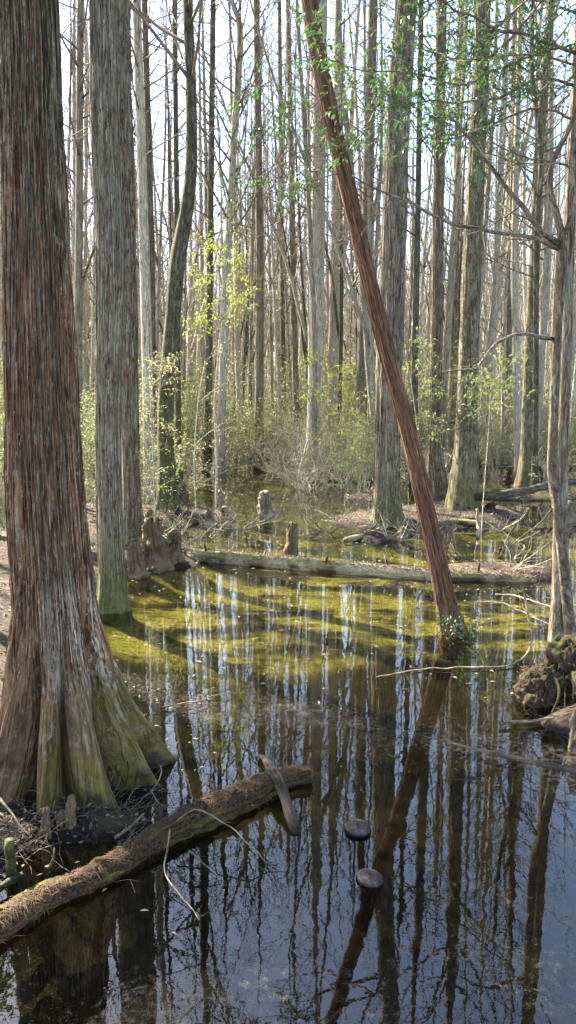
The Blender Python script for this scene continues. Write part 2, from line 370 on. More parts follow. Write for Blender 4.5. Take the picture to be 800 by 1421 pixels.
def terr(x, y):
    z = -.32
    for bx, by, rx, ry, h in BLOBS:
        q = ((x - bx) / rx) ** 2 + ((y - by) / ry) ** 2
        if q < 5: z += h * exp(-q * .9)
    n = noise.noise(V((x * .35, y * .35, 3))) ; n2 = noise.noise(V((x * 1.7, y * 1.7, 9))); n3 = noise.noise(V((x * 6, y * 6, 2)))
    # shallow algae shelf in the middle of the pool
    s = 1 / (1 + exp(-(y - 7.6) * 1.6)); z += .13 * s
    edge = 28.5 + 2.2 * noise.noise(V((x * .13, 0, 7))) + (0 if x < 0 else -2.5)
    z += .32 / (1 + exp(-(y - edge) * 1.3))
    z = min(z, .16 + .1 * n)
    f = 1.0 if z > -.12 else .5
    return z + n * .05 + n2 * .035 * f + n3 * .014 * f
def axis(fine0, fine1, step, lo, hi, g):
    a = []; x = fine0
    while x <= fine1: a.append(x); x += step
    st = step; x = a[-1]
    while x < hi: st *= g; x += st; a.append(x)
    st = step; x = a[0]; pre = []
    while x > lo: st *= g; x -= st; pre.append(x)
    return pre[::-1] + a
xs = axis(-3.2, 3.4, .05, -170, 170, 1.045); ys = axis(2.3, 9.0, .05, -60, 260, 1.02)
vv = [V((x, y, terr(x, y))) for y in ys for x in xs]; nx = len(xs)
ff = [(j * nx + i, j * nx + i + 1, (j + 1) * nx + i + 1, (j + 1) * nx + i) for j in range(len(ys) - 1) for i in range(nx - 1)]
g = MB(); g.v = vv; g.f = ff; g.b = [(0, 0, 0)] * len(vv)
tag(g.build('ground', M['soil']), kind='structure')
w = MB(); w.v = [V((-170, -60, 0)), V((170, -60, 0)), V((170, 260, 0)), V((-170, 260, 0))]; w.f = [(0, 1, 2, 3)]; w.b = [(0, 0, 0)] * 4
tag(w.build('water', M['water'], smooth=False), kind='structure')

# ------------------------------------------------------------------ hero trunks
def hero(name, label, cat, Y, keys, H, mat, segs=32, step=.12, flare=(.5, .5, 5, 0.0), ridge=(.012, 9.0, .5), crown_n=26, crown_z=7, crown_L=2.6,
         dY=0.0, group=None, seed=1, elev=.5, crown_level=2, base_drop=.15, kids=4, crown_r=.022, flare_r=None, peel=0):
    """keys: (px, py, width in px) from the foot upwards; continued above the frame to height H"""
    ks = []; base = at(keys[0][0], keys[0][1], Y)
    for i, (px, py, wd) in enumerate(keys):
        yy = Y + dY * i / max(1, len(keys) - 1)
        ks.append((at(px, py, yy), wd * mpp(px, py, yy) / 2))
    base = ks[0][0].copy(); tz = terr(base.x, base.y)
    ks[0] = (base, ks[0][1])
    t = (ks[-1][0] - ks[-2][0]).normalized()
    top = ks[-1][0]; rt = ks[-1][1]
    while top.z < H:
        t = (t + V((R.uniform(-.05, .05), R.uniform(-.05, .05), .06))).normalized()
        left = max(.0, (H - top.z) / H); top = top + t * min(1.6, max(.4, H - top.z)); ks.append((top, max(.012, rt * left ** .7)))
    root = thing(name, label, cat, (base.x, base.y, min(base.z, max(tz, -.1))), group)
    o = root.location.copy()
    loc = [(p - o, r) for p, r in ks]
    loc.insert(0, (loc[0][0] - V((0, 0, base_drop + max(0, base.z - tz))), loc[0][1] * 1.02))
    pts, rads = smooth_path(loc, step)
    fa, fh, nl, ph = flare; ra, rfq, rz = ridge
    def rf(a, d, p):
        h = max(0, p.z); rr = 0
        r0 = flare_r or rads[min(len(rads) - 1, int(1.0 / step))]
        if fa and h < fh * 4:
            e = exp(-(h / fh) ** 1.2); lob = .55 + .45 * cos(a * nl + ph + 1.3 * sin(a * 2 + ph))
            rr += r0 * fa * e * (.35 + .9 * lob)
        if ra:
            q = V((cos(a) * rfq, sin(a) * rfq, p.z * rz + seed * 5))
            v = noise.noise(q) + .5 * noise.noise(q * 2.3); rr += ra * (v - .6 * max(0, -v))
        return rr
    mb = MB(); mb.tube(pts, rads, segs, rf, R0=max(.05, rads[len(rads) // 4]))
    mb.build('trunk', mat, root)
    if peel:
        strips(mb, segs, len(pts), peel, random.Random(seed + 60), pts, max(2, int(.35 / step)), min(len(pts) - 3, int(7 / step)), (4, 16), (.002, .009), 2.2, mat=mat, root=root)
    if crown_n:
        rnd = random.Random(seed); cb = MB()
        crown(cb, list(zip(pts, rads)), crown_z, int(crown_n * 1.6), crown_L * 1.2, rnd, level=crown_level, elev=elev, kids=kids, r0=crown_r)
        cb.build('branches', M['twig'], root)
    return root, pts, rads, o

def strips(mb, segs, nrows, n, rnd, axis_pts, lo, hi, L=(8, 30), lift=(.002, .010), wmax=2, name='peeling_bark', mat=None, root=None):
    """long loose ribbons of bark standing a little off the trunk surface"""
    b = MB()
    for _ in range(n):
        i0 = rnd.randrange(lo, hi); ln = rnd.randint(*L); i1 = min(nrows - 2, i0 + ln); k = rnd.randrange(segs); w = rnd.uniform(.5, wmax); lf = rnd.uniform(*lift); dr = rnd.uniform(-.02, .02) * ln
        if i1 - i0 < 3: continue
        base = len(b.v); m_ = i1 - i0; mode = rnd.random()
        for i in range(i0, i1 + 1):
            t = (i - i0) / m_; kk_ = k + dr * t; ax_ = axis_pts[i]; ww = w * (sin(pi * min(.97, max(.06, t))) ** .5)
            l_ = lf * ((1 - t) if mode < .4 else (t if mode < .6 else 1)) + .0012
            for off in (-ww / 2, 0, ww / 2):
                q = (kk_ + off) % segs; ka = int(q); f = q - ka
                p = mb.v[i * segs + ka].lerp(mb.v[i * segs + (ka + 1) % segs], f); ba = mb.b[i * segs + ka]
                o_ = (p - ax_); o_.z = 0; o_.normalize(); p = p + o_ * (l_ + (.0012 if off == 0 else 0)); b.v.append(p); b.b.append((ba[0] + lf * 9, ba[1] + w * .05, ba[2]))
        for j in range(m_):
            q = base + j * 3
            b.f += [(q, q + 1, q + 4, q + 3), (q + 1, q + 2, q + 5, q + 4)]
    b.build(name, mat, root)['kind'] = 'stuff'
# the big cypress in front -----------------------------------------------------
def big_cypress():
    cx, cy = -1.33, 4.72
    root = thing('bald_cypress', 'massive red-brown cypress with flared mossy buttress, nearest tree at left', 'tree', (cx, cy, 0))
    keys = []
    for px, py, wd in ((84, 1000, 112), (78, 870, 108), (66, 700, 102), (58, 520, 94), (53, 360, 88), (46, 180, 81), (40, 0, 77)):
        keys.append((at(px, py, cy) - V((cx, cy, 0)), wd * mpp(px, py, cy) / 2))
    keys.insert(0, (V((keys[0][0].x, 0, -.25)), .265))
    p, r = keys[-1]
    for z, q in ((7, .165), (10, .14), (14, .10), (18, .05), (21, .02)): keys.append((V((p.x - .02 * (z - 4) + .1 * sin(z), .1 * sin(z * .7), z)), q))
    pts, rads = smooth_path(keys, .035)
    # thin out the rows above the frame
    P2 = []; R2 = []
    for i, (a, b) in enumerate(zip(pts, rads)):
        if a.z < 4.8 or i % 8 == 0: P2.append(a); R2.append(b)
    lob = [(25, .72, 12), (-7, .60, 10), (-47, .64, 15), (-86, .52, 10), (-120, .60, 17), (-165, .50, 12), (158, .60, 14), (115, .55, 14), (70, .55, 15)]
    lob = [(radians(a), L, radians(s_)) for a, L, s_ in lob]
    def rf(a, d, p):
        z = p.z; rr = 0
        g_ = max(0, 1 - (z + .0) / 1.45)
        if g_ > 0:
            g_ = min(1, g_) ** 2.0
            if z < .12: g_ *= 1 + (.12 - z) * .25
            aw = a + .05 * sin(z * 5)
            for la, L, s_ in lob:
                dl = (aw - la + pi) % (2 * pi) - pi
                rr += (L - .25) * exp(-(dl / s_) ** 2) * g_
            for la, dp, s_ in ((9, .14, 5), (-27, .17, 6), (-68, .13, 5), (-103, .10, 5), (-143, .12, 7), (40, .12, 6)):
                dl = (aw - radians(la) + pi) % (2 * pi) - pi
                rr -= dp * exp(-(dl / radians(s_)) ** 2) * min(1, g_ * 2.5) * (1.0 if z > .0 else .6)
        # long folds that carry the buttresses up the trunk
        rr += .015 * cos(5 * a + .8 * sin(z * .5)) * min(1, z + .5) + .009 * cos(9 * a + 1 + .5 * z)
        q = V((cos(a) * 11, sin(a) * 11, z * .55)); v = noise.noise(q)
        q2 = V((cos(a) * 26, sin(a) * 26, z * 1.3 + 9)); v2 = noise.noise(q2)
        damp = 1 if z > 1.0 else .55 + .45 * max(0, z)
        rr -= damp * (.022 * max(0, .25 - abs(v)) * 4 * .5 + .010 * max(0, .3 - abs(v2)) * 3)
        if z < 1.4: rr += .018 * noise.noise(V((cos(a) * 5, sin(a) * 5, z * 3))) + .009 * noise.noise(V((cos(a) * 16, sin(a) * 16, z * 5))) + .010 * noise.noise(V((cos(a) * 30, sin(a) * 30, z * 1.6))) + .008 * noise.noise(V((cos(a) * 48, sin(a) * 48, z * 5)))
        return rr
    mb = MB(); mb.tube(P2, R2, 300, rf, R0=.26)
    mb.build('trunk', M['bark_hero'], root)
    nlo = next(i for i, q in enumerate(P2) if q.z > .75); nhi = next(i for i, q in enumerate(P2) if q.z > 4.7)
    strips(mb, 300, len(P2), 1500, random.Random(61), P2, nlo, nhi, (6, 26), (.002, .011), 2.6, mat=M['bark_hero'], root=root)
    cb = MB(); crown(cb, list(zip(P2, R2)), 8, 30, 3.2, random.Random(5), level=2)
    cb.build('branches', M['twig'], root)
    # young knee buds between the buttresses
    for dx, dy, h, r in ((.14, -.60, .20, .035), (.02, -.66, .16, .03), (.09, -.58, .10, .04)):
        kb = MB(); knee_shape(kb, V((dx, dy, -.02)), h + .05, r, 12, 40 + dx)
        kb.build('knee_bud', M['knee'], root)

def hero_bark():
    """reddish shredding bark with grey-green strips, pale worn wood on the buttresses, moss at the foot"""
    m, nt, out = newmat('old_cypress_bark')
    at_ = nt.nodes.new('ShaderNodeAttribute'); at_.attribute_name = 'bk'; vec = at_.outputs['Vector']
    sp = nt.nodes.new('ShaderNodeSeparateXYZ'); nt.links.new(vec, sp.inputs[0]); z = math_(nt, 'SUBTRACT', sp.outputs[2], .25)
    f1 = noise_(nt, mapping(nt, vec, (1, 1, .05)), 46, 7, .65, .35)
    f2 = noise_(nt, mapping(nt, vec, (1, 1, .14)), 150, 4, .65, .2)
    f3 = noise_(nt, mapping(nt, vec, (1, 1, .09)), 9, 6, .62, .6)
    n4 = math_(nt, 'ADD', math_(nt, 'MULTIPLY', noise_(nt, vec, 5, 6, .65, .2), .45), math_(nt, 'MULTIPLY', noise_(nt, mapping(nt, vec, (1, 1, .12), (8, 1, 0)), 11, 5, .65, .3), .55)); n5 = noise_(nt, mapping(nt, vec, (1, 1, .35)), 34, 5, .7)
    h = math_(nt, 'ADD', math_(nt, 'MULTIPLY', f1, .6), math_(nt, 'MULTIPLY', f2, .4))
    red = ramp(nt, h, [(.35, (.030, .014, .008)), (.45, (.165, .078, .038)), (.54, (.31, .165, .085)), (.65, (.48, .35, .24))])
    grey = ramp(nt, h, [(.36, (.018, .014, .009)), (.46, (.125, .092, .052)), (.55, (.25, .195, .120)), (.66, (.43, .365, .25))])
    # grey-green strips: one side mostly, more with height
    strip = math_(nt, 'ADD', math_(nt, 'ADD', f3, math_(nt, 'MULTIPLY', sp.outputs[0], .14)), math_(nt, 'MULTIPLY', sstep(nt, z, 1.6, 4.6), .13))
    c = mixc(nt, sstep(nt, strip, .555, .62), red, grey)
    fr1 = noise_(nt, mapping(nt, vec, (1, 1, .05), (5, 2, 0)), 27, 5, .55, .5)
    fur = sstep(nt, math_(nt, 'ABSOLUTE', math_(nt, 'SUBTRACT', fr1, .5)), .004, .045, 0, 1)
    c = mixc(nt, math_(nt, 'MULTIPLY', math_(nt, 'SUBTRACT', 1.0, fur), .7), c, (.012, .007, .004))
    # flakes of pale lichen, small and scattered
    fl = math_(nt, 'MULTIPLY', sstep(nt, n5, .575, .61), sstep(nt, n4, .36, .48))
    c = mixc(nt, math_(nt, 'MULTIPLY', fl, .6), c, (.40, .36, .28))
    # worn pale wood on the shoulders of the buttresses
    worn = math_(nt, 'MULTIPLY', sstep(nt, z, .50, .75), sstep(nt, z, 1.15, 1.4, 1, 0))
    worn = math_(nt, 'MULTIPLY', worn, sstep(nt, math_(nt, 'ADD', math_(nt, 'MULTIPLY', f3, .7), math_(nt, 'MULTIPLY', f2, .4)), .55, .60))
    worn = math_(nt, 'MULTIPLY', worn, sstep(nt, sp.outputs[0], -.02, .10))
    c = mixc(nt, worn, c, mixc(nt, f2, (.26, .20, .13), (.66, .58, .46)))
    # green film on the middle, yellow moss towards the foot
    gz = math_(nt, 'ADD', z, math_(nt, 'MULTIPLY', math_(nt, 'SUBTRACT', n4, .5), 3.2))
    side = math_(nt, 'ADD', sp.outputs[0], math_(nt, 'MULTIPLY', math_(nt, 'SUBTRACT', n4, .5), .9))
    nm = noise_(nt, vec, 85, 4, .75)
    grn = mixc(nt, h, (.012, .011, .005), (.28, .255, .13))
    c = mixc(nt, math_(nt, 'MULTIPLY', math_(nt, 'MULTIPLY', sstep(nt, gz, .6, 1.1, 1, 0), sstep(nt, side, .0, .12)), .38), c, grn)
    ylw = mixc(nt, math_(nt, 'ADD', math_(nt, 'MULTIPLY', h, .6), math_(nt, 'MULTIPLY', nm, .4)), (.010, .008, .002), (.33, .245, .045))
    c = mixc(nt, math_(nt, 'MULTIPLY', math_(nt, 'MULTIPLY', sstep(nt, math_(nt, 'ADD', gz, math_(nt, 'MULTIPLY', n5, .7)), .55, 1.1, 1, 0), sstep(nt, side, -.14, .04)), .78), c, ylw)
    brn = mixc(nt, h, (.012, .007, .003), (.27, .165, .085))
    c = mixc(nt, math_(nt, 'MULTIPLY', math_(nt, 'MULTIPLY', sstep(nt, gz, .7, 1.3, 1, 0), sstep(nt, side, -.06, .08, 1, 0)), .6), c, brn)
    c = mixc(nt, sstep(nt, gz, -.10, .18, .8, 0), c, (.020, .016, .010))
    hh = math_(nt, 'ADD', math_(nt, 'ADD', math_(nt, 'ADD', h, math_(nt, 'MULTIPLY', fur, .5)), math_(nt, 'MULTIPLY', nm, .25)), math_(nt, 'MULTIPLY', f3, .5))
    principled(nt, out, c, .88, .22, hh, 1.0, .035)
    return m
M['bark_hero'] = hero_bark()

def knee_shape(mb, base, h, r, segs=14, seed=0.0, lean=(0, 0)):
    n = 20; segs = max(segs, 26); pts = []; rads = []
    for i in range(n):
        t = i / (n - 1); pts.append(base + V((lean[0] * t * h + .12 * r * sin(t * 5 + seed), lean[1] * t * h, t * h)))
        rads.append(r * (1 - t ** 1.1 * .62) * (1 if i < n - 1 else .4))
    def rf(a, d, p):
        return r * .42 * noise.noise(V((cos(a) * 1.6 + seed, sin(a) * 1.6, p.z * 7 / max(.25, h) + seed))) + r * .14 * cos(5 * a + seed + 2 * sin(p.z * 6)) + r * .22 * noise.noise(V((cos(a) * 4 + seed, sin(a) * 4, p.z * 22))) + r * .12 * noise.noise(V((cos(a) * 9, sin(a) * 9 + seed, p.z * 40)))
    mb.tube(pts, rads, segs, rf, R0=r)
    
big_cypress()

# other trees of the picture ---------------------------------------------------
T = {}
T['B'] = hero('bald_cypress', 'straight grey cypress with green mossy foot in dark water, just right of the massive one', 'tree', 8.75,
     [(157, 848, 40), (156, 800, 36), (152, 700, 33), (150, 560, 34), (153, 360, 38), (146, 180, 36), (144, 0, 36)], 19, M['bark_greenfoot'] if 'bark_greenfoot' in M else M['bark_grey'],
     segs=64, step=.08, peel=420, flare=(.45, .28, 6, .4), ridge=(.012, 10, .5), crown_z=8, seed=2)
T['B2'] = hero('bald_cypress', 'ruddy grey trunk pressed behind the straight mossy-footed cypress, its base among knees', 'tree', 11.6,
     [(186, 765, 30), (184, 690, 24), (180, 560, 24), (178, 360, 24), (172, 180, 23), (169, 0, 22)], 20, M['bark_brown'],
     segs=48, step=.1, peel=250, flare=(.6, .3, 6, 1.4), ridge=(.012, 10, .5), crown_z=8, seed=3)
T['L'] = hero('bald_cypress', 'grey trunk at the left edge, almost hidden behind the massive red-brown cypress', 'tree', 13,
     [(-22, 770, 34), (-24, 600, 28), (-30, 360, 26), (-40, 0, 24)], 19, M['bark_grey'], seed=22, crown_n=34, crown_z=6)
T['C'] = hero('bald_cypress', 'slim pale straight trunk just right of the paired grey cypresses', 'tree', 17,
     [(212, 700, 20), (207, 600, 15), (202, 400, 14), (196, 200, 13), (190, 0, 12)], 20, M['bark_pale'], seed=4, ridge=(.008, 9, .5))
T['D'] = hero('bald_cypress', 'thin ruddy trunk between the slim pale one and the dark curved mossy tree', 'tree', 21,
     [(214, 675, 14), (212, 560, 11), (210, 360, 10), (206, 180, 9), (201, 0, 8)], 20, M['bark_brown'], seed=5, ridge=(.006, 9, .5))
T['E'] = hero('swamp_tree', 'dark mossy trunk curving as it rises from the knee bank, moss on its left side', 'tree', 15.4,
     [(233, 710, 28), (232, 660, 24), (230, 590, 22), (233, 520, 22), (241, 430, 21), (247, 360, 22), (258, 300, 19), (265, 240, 17), (266, 150, 15), (263, 60, 14), (261, 0, 14)],
     17, M['bark_dark'], segs=32, flare=(.4, .3, 5, .3), ridge=(.01, 7, 1.0), crown_z=7.5, crown_L=3, seed=6, crown_r=.04)
T['E2'] = hero('swamp_tree', 'very thin dark trunk standing just left of the dark curved mossy tree', 'tree', 22,
     [(248, 665, 9), (247, 500, 8), (246, 330, 8), (244, 150, 7), (243, 0, 7)], 17, M['bark_dark'], segs=12, seed=7, ridge=(.004, 7, 1), crown_z=6)
T['F'] = hero('forked_tree', 'pale grey tree with forked top rising behind the yellow-green leaves', 'tree', 24,
     [(303, 655, 15), (308, 560, 12), (314, 400, 11), (322, 240, 10), (330, 120, 10), (333, 40, 9), (322, 0, 6)], 16, M['bark_pale'], segs=16, seed=8, ridge=(.006, 7, 1), crown_z=7, crown_L=3.4, elev=1.1, crown_r=.04)
T['G'] = hero('swamp_tree', 'slender upright grey trunk left of the pond centre, foot in brush beyond far shore', 'tree', 26,
     [(358, 655, 16), (360, 560, 12), (361, 400, 11), (359, 200, 10), (356, 0, 9)], 19, M['bark_grey'], segs=16, seed=9, ridge=(.006, 7, 1))
T['H'] = hero('bald_cypress', 'pale whitish straight cypress crossed by the leaning red tree near the top', 'tree', 24,
     [(437, 650, 26), (438, 560, 22), (440, 400, 21), (442, 240, 20), (444, 100, 18), (446, 0, 17)], 21, M['bark_pale'], segs=28, seed=10, flare=(.5, .4, 6, 1), ridge=(.008, 9, .5))
T['M'] = hero('bald_cypress', 'large grey fissured cypress standing behind the leaning red tree', 'tree', 14.5,
     [(540, 742, 40), (538, 690, 36), (538, 620, 34), (541, 500, 33), (546, 360, 32), (551, 200, 32), (560, 60, 30), (564, 0, 30)], 23, M['bark_grey'],
     segs=72, step=.09, peel=500, flare=(.55, .35, 6, .9), ridge=(.028, 9, .7), crown_z=9, crown_L=3.2, seed=12, crown_n=34, crown_r=.04)
T['N'] = hero('bald_cypress', 'slender grey cypress with narrow fluted base, between the large fissured and the mossy-based cypress', 'tree', 17.6,
     [(606, 700, 26), (604, 650, 22), (605, 560, 17), (607, 400, 16), (610, 200, 15), (613, 0, 14)], 19, M['bark_brown'],
     segs=48, step=.1, peel=160, flare=(.75, .7, 6, .2), ridge=(.010, 9, .6), seed=13)
T['O'] = hero('bald_cypress', 'tall cypress with wide moss-covered conical base right of centre', 'tree', 16,
     [(643, 716, 44), (643, 690, 40), (646, 640, 34), (649, 560, 28), (654, 400, 26), (662, 220, 23), (668, 80, 21), (671, 0, 20)], 20, M['bark_mossy'],
     segs=48, step=.1, peel=160, flare=(.35, .45, 6, .9), ridge=(.014, 7, 1.2), crown_z=8, seed=14, crown_r=.035)
T['P'] = hero('swamp_tree', 'brown trunk rising from knees behind the right-hand fallen trunk', 'tree', 21,
     [(729, 680, 24), (732, 620, 18), (735, 520, 17), (741, 380, 15), (748, 220, 13), (760, 60, 12), (765, 0, 12)], 18, M['bark_mossy'],
     segs=24, flare=(.6, .4, 6, .5), ridge=(.01, 8, .8), seed=15, crown_r=.03)
T['P2'] = hero('swamp_tree', 'thin crooked trunk weaving beside the brown trunk at upper right', 'tree', 19,
     [(742, 690, 9), (744, 520, 8), (745, 330, 8), (751, 230, 8), (744, 150, 7), (738, 90, 7), (740, 0, 6)], 14, M['bark_dark'], segs=12, seed=16, ridge=(.003, 7, 1), crown_z=5)
for k, (px, py, wd, top, Y, mt, lb) in enumerate([
        (288, 660, 10, 296, 25, 'bark_dark', 'thin dark trunk left of the forked pale tree'),
        (413, 640, 9, 400, 30, 'bark_brown', 'thin brown trunk just left of the pale whitish cypress'),
        (460, 640, 14, 470, 31, 'bark_pale', 'pale slender trunk just right of the pale whitish cypress'),
        (500, 650, 18, 518, 27, 'bark_grey', 'mid-size grey trunk left of the large fissured cypress'),
        (574, 680, 9, 585, 22, 'bark_dark', 'thin dark trunk hard against the right of the large fissured cypress'),
        (626, 660, 12, 640, 28, 'bark_brown', 'brown trunk showing between the fluted and the mossy-based cypress'),
        (676, 655, 9, 706, 27, 'bark_pale', 'thin pale trunk leaning slightly, right of the mossy-based cypress'),
        (702, 650, 12, 716, 30, 'bark_grey', 'grey trunk left of the brown trunk by the knees'),
        (108, 690, 12, 112, 19, 'bark_grey', 'slim grey trunk seen in the gap beside the massive cypress'),
        (395, 640, 7, 388, 34, 'bark_dark', 'very thin dark stem right of the slender upright grey trunk')]):
    hero('swamp_tree', lb, 'tree', Y, [(px, py, wd * 1.25), (px + (top - px) * .15, 560, wd), (px + (top - px) * .55, 300, wd * .9), (top, 0, wd * .75)], 18,
         M[mt], segs=14, seed=40 + k, ridge=(.005, 7, 1), crown_z=6.5, crown_n=22, crown_r=.03)

# leaning red tree --------------------------------------------------------------
lean, lp, lr, lo = hero('leaning_tree', 'red-brown stringy-barked tree leaning left across the whole view', 'tree', 7.85,
     [(632, 893, 35.2), (622, 850, 29.0), (612, 800, 25.5), (590, 700, 22.9), (567, 600, 22.0), (535, 480, 21.1), (508, 370, 21.1), (480, 250, 21.1), (455, 140, 21.1), (437, 50, 22.0), (430, 0, 22.0)],
     9.5, M['bark_lean'], segs=96, step=.06, flare=(.35, .22, 5, .4), ridge=(.006, 22, .5), peel=420, crown_n=10, crown_z=6, crown_L=2.4, seed=17, dY=.5, kids=3)
rd = random.Random(3); lf = MB()
for i in range(220):
    a = rd.uniform(pi, 2 * pi); h = rd.uniform(.0, .34) ; q = V((cos(a) * .16, sin(a) * .16, h))
    lf.leaf(q + V((rd.uniform(-.03, .03), rd.uniform(-.04, 0), 0)), V((cos(a) + rd.uniform(-.5, .5), sin(a), rd.uniform(-1, .4))), V((0, -.3, 1)), rd.uniform(.03, .06), .02)
lf.build('ground_ivy', M['leaf_green'], lean, smooth=False)

# ------------------------------------------------------------------ right-hand birch-like tree with boughs
def leafy(mb, pts, rnd, n, L, W, spread=.06, droop=.2):
    for i in range(n):
        j = rnd.randrange(len(pts) - 1); p = pts[j].lerp(pts[j + 1], rnd.random())
        d = (pts[j + 1] - pts[j]).normalized(); a = V((rnd.uniform(-1, 1), rnd.uniform(-1, 1), rnd.uniform(-1, .8)))
        mb.leaf(p + a * spread * rnd.random(), d * .6 + a - V((0, 0, droop)), V((rnd.uniform(-.5, .5), rnd.uniform(-.5, .5), 1)), L * rnd.uniform(.6, 1.25), W * rnd.uniform(.7, 1.2))
def bough(mb, lmb, keys, Y0, Y1, o, r0, rnd, twigs=10, tl=.5, leaves=0, L=.06, W=.024, gn=.3, lv=1, start=.1):
    """keys (px, py) from the trunk outwards, distance Y0 to Y1; side twigs, and leaves on them when asked"""
    n = len(keys); ks = []
    for i, (px, py) in enumerate(keys):
        t = i / (n - 1); ks.append((at(px, py, Y0 + (Y1 - Y0) * t) - o, r0 * (1 - .75 * t)))
    pts, rads = smooth_path(ks, .07)
    for i in range(1, len(pts) - 1): pts[i] = pts[i] + V((wig(pts[i], 4, 1), wig(pts[i], 4, 5), wig(pts[i], 4, 9))) * .025
    mb.tube(pts, rads, 8, cap=True)
    for k in range(twigs):
        f = start + (1 - start) * (k + rnd.random()) / twigs; j = min(len(pts) - 2, int(f * (len(pts) - 1)))
        d = (pts[j + 1] - pts[j]).normalized(); sd = V((rnd.uniform(-1, 1), rnd.uniform(-1, 1), rnd.uniform(-.8, 1)))
        nd = []
        branch(mb, pts[j], d * .6 + sd * .8, tl * rnd.uniform(.5, 1.2), max(.003, rads[j] * .4), lv, rnd, nd, 4, gn, .02, 4)
        if leaves and lmb is not None:
            for tp, _ in nd: leafy(lmb, tp, rnd, leaves, L, W, .03)
    return pts

birch, bp, brd, bo = hero('slender_tree', 'slender crooked pale-barked tree at right edge with long arching bare boughs', 'tree', 6.6,
     [(797, 912, 17.3), (790, 860, 15.8), (783, 790, 14.4), (773, 700, 13.7), (767, 660, 13.7), (768, 600, 13.0), (771, 520, 12.2), (776, 430, 11.5), (781, 350, 13.0), (778, 318, 10.1), (764, 262, 7.2), (768, 225, 5.8), (790, 180, 5.0), (802, 140, 4.3)],
     5.2, M['bark_smooth'], segs=32, step=.06, flare=(.15, .1, 4, .4), ridge=(.004, 5, 3), crown_n=0, seed=18)
rb = random.Random(9)
mb1 = MB(); bough(mb1, None, [(777, 338), (752, 322), (722, 287), (690, 245), (664, 208), (640, 180), (622, 158)], 6.6, 5.9, bo, .026, rb, 9, .5); mb1.build('bough', M['twig'], birch)
mb1 = MB(); bough(mb1, None, [(776, 345), (748, 332), (700, 322), (640, 312), (604, 300), (560, 277), (520, 262), (490, 244)], 6.6, 5.8, bo, .020, rb, 8, .45); mb1.build('bough', M['twig'], birch)
mb1 = MB(); bough(mb1, None, [(768, 470), (740, 466), (706, 466), (688, 474), (674, 494), (662, 511), (640, 514), (606, 517)], 6.6, 6.2, bo, .016, rb, 6, .3); mb1.build('bough', M['twig'], birch)
mb1 = MB(); bough(mb1, None, [(781, 330), (792, 300), (800, 262), (806, 200)], 6.6, 6.5, bo, .022, rb, 4, .4); mb1.build('bough', M['twig'], birch)
mb1 = MB(); bough(mb1, None, [(768, 705), (745, 728), (715, 752), (700, 770)], 6.6, 6.9, bo, .008, rb, 3, .2); mb1.build('bough', M['twig'], birch)
red, rp, rr_, ro = hero('swamp_tree', 'brown straight trunk at the right edge bearing glossy evergreen sprays across the top', 'tree', 7.6,
     [(778, 640 + 215, 22), (779, 640, 18), (783, 560, 17), (788, 400, 16), (793, 260, 15), (800, 130, 15), (806, 0, 14)], 9, M['bark_brown'], segs=24, seed=19, crown_n=0, ridge=(.005, 9, .8))
gl = MB(); rb = random.Random(21)
mb1 = MB(); bough(mb1, gl, [(800, 75), (742, 52), (690, 40), (640, 18), (610, 0), (585, -18)], 7.6, 6.0, ro, .016, rb, 16, .5, 8); mb1.build('bough', M['twig'], red)
mb1 = MB(); bough(mb1, gl, [(797, 118), (740, 112), (700, 132), (655, 142), (600, 140), (560, 142), (500, 128)], 7.6, 6.2, ro, .014, rb, 20, .55, 7); mb1.build('bough', M['twig'], red)
mb1 = MB(); bough(mb1, gl, [(800, 60), (700, 90), (640, 118), (580, 100), (520, 100), (462, 85), (420, 68)], 7.6, 5.8, ro, .010, rb, 24, .55, 9); mb1.build('bough', M['twig'], red)
mb1 = MB(); bough(mb1, gl, [(795, 165), (760, 150), (700, 165), (640, 190), (590, 190), (540, 195)], 7.6, 6.3, ro, .012, rb, 15, .5, 7); mb1.build('bough', M['twig'], red)
mb1 = MB(); bough(mb1, gl, [(790, 230), (720, 215), (660, 185), (600, 165)], 7.6, 7.0, ro, .010, rb, 10, .4, 4); mb1.build('bough', M['twig'], red)
mb1 = MB(); bough(mb1, gl, [(803, 20), (760, 5), (700, -10), (640, -18)], 7.6, 6.5, ro, .012, rb, 14, .5, 7); mb1.build('bough', M['twig'], red)
mb1 = MB(); bough(mb1, gl, [(798, 100), (770, 130), (740, 128), (700, 160), (668, 168)], 7.6, 6.8, ro, .009, rb, 12, .45, 6); mb1.build('bough', M['twig'], red)
mb1 = MB(); bough(mb1, gl, [(800, 90), (720, 75), (650, 85), (560, 60), (505, 50)], 7.6, 7.2, ro, .010, rb, 16, .5, 6); mb1.build('bough', M['twig'], red)
gl.build('foliage', M['leaf_green'], red, smooth=False)
# sprays at leaning tree
sb = MB(); sl = MB(); rb = random.Random(23)
sb = MB(); bough(sb, sl, [(452, 130), (430, 150), (405, 148), (378, 158), (350, 165)], 8.1, 7.6, lo, .006, rb, 10, .35, 7); sb.build('spray', M['twig'], lean)
sb = MB(); bough(sb, sl, [(476, 240), (440, 250), (400, 262), (360, 270), (320, 262)], 8.0, 7.6, lo, .006, rb, 10, .35, 7); sb.build('spray', M['twig'], lean)
sb = MB(); bough(sb, sl, [(470, 205), (490, 180), (520, 150), (545, 120)], 8.0, 7.4, lo, .006, rb, 10, .35, 7); sb.build('spray', M['twig'], lean)
sl.build('foliage', M['leaf_green'], lean, smooth=False)

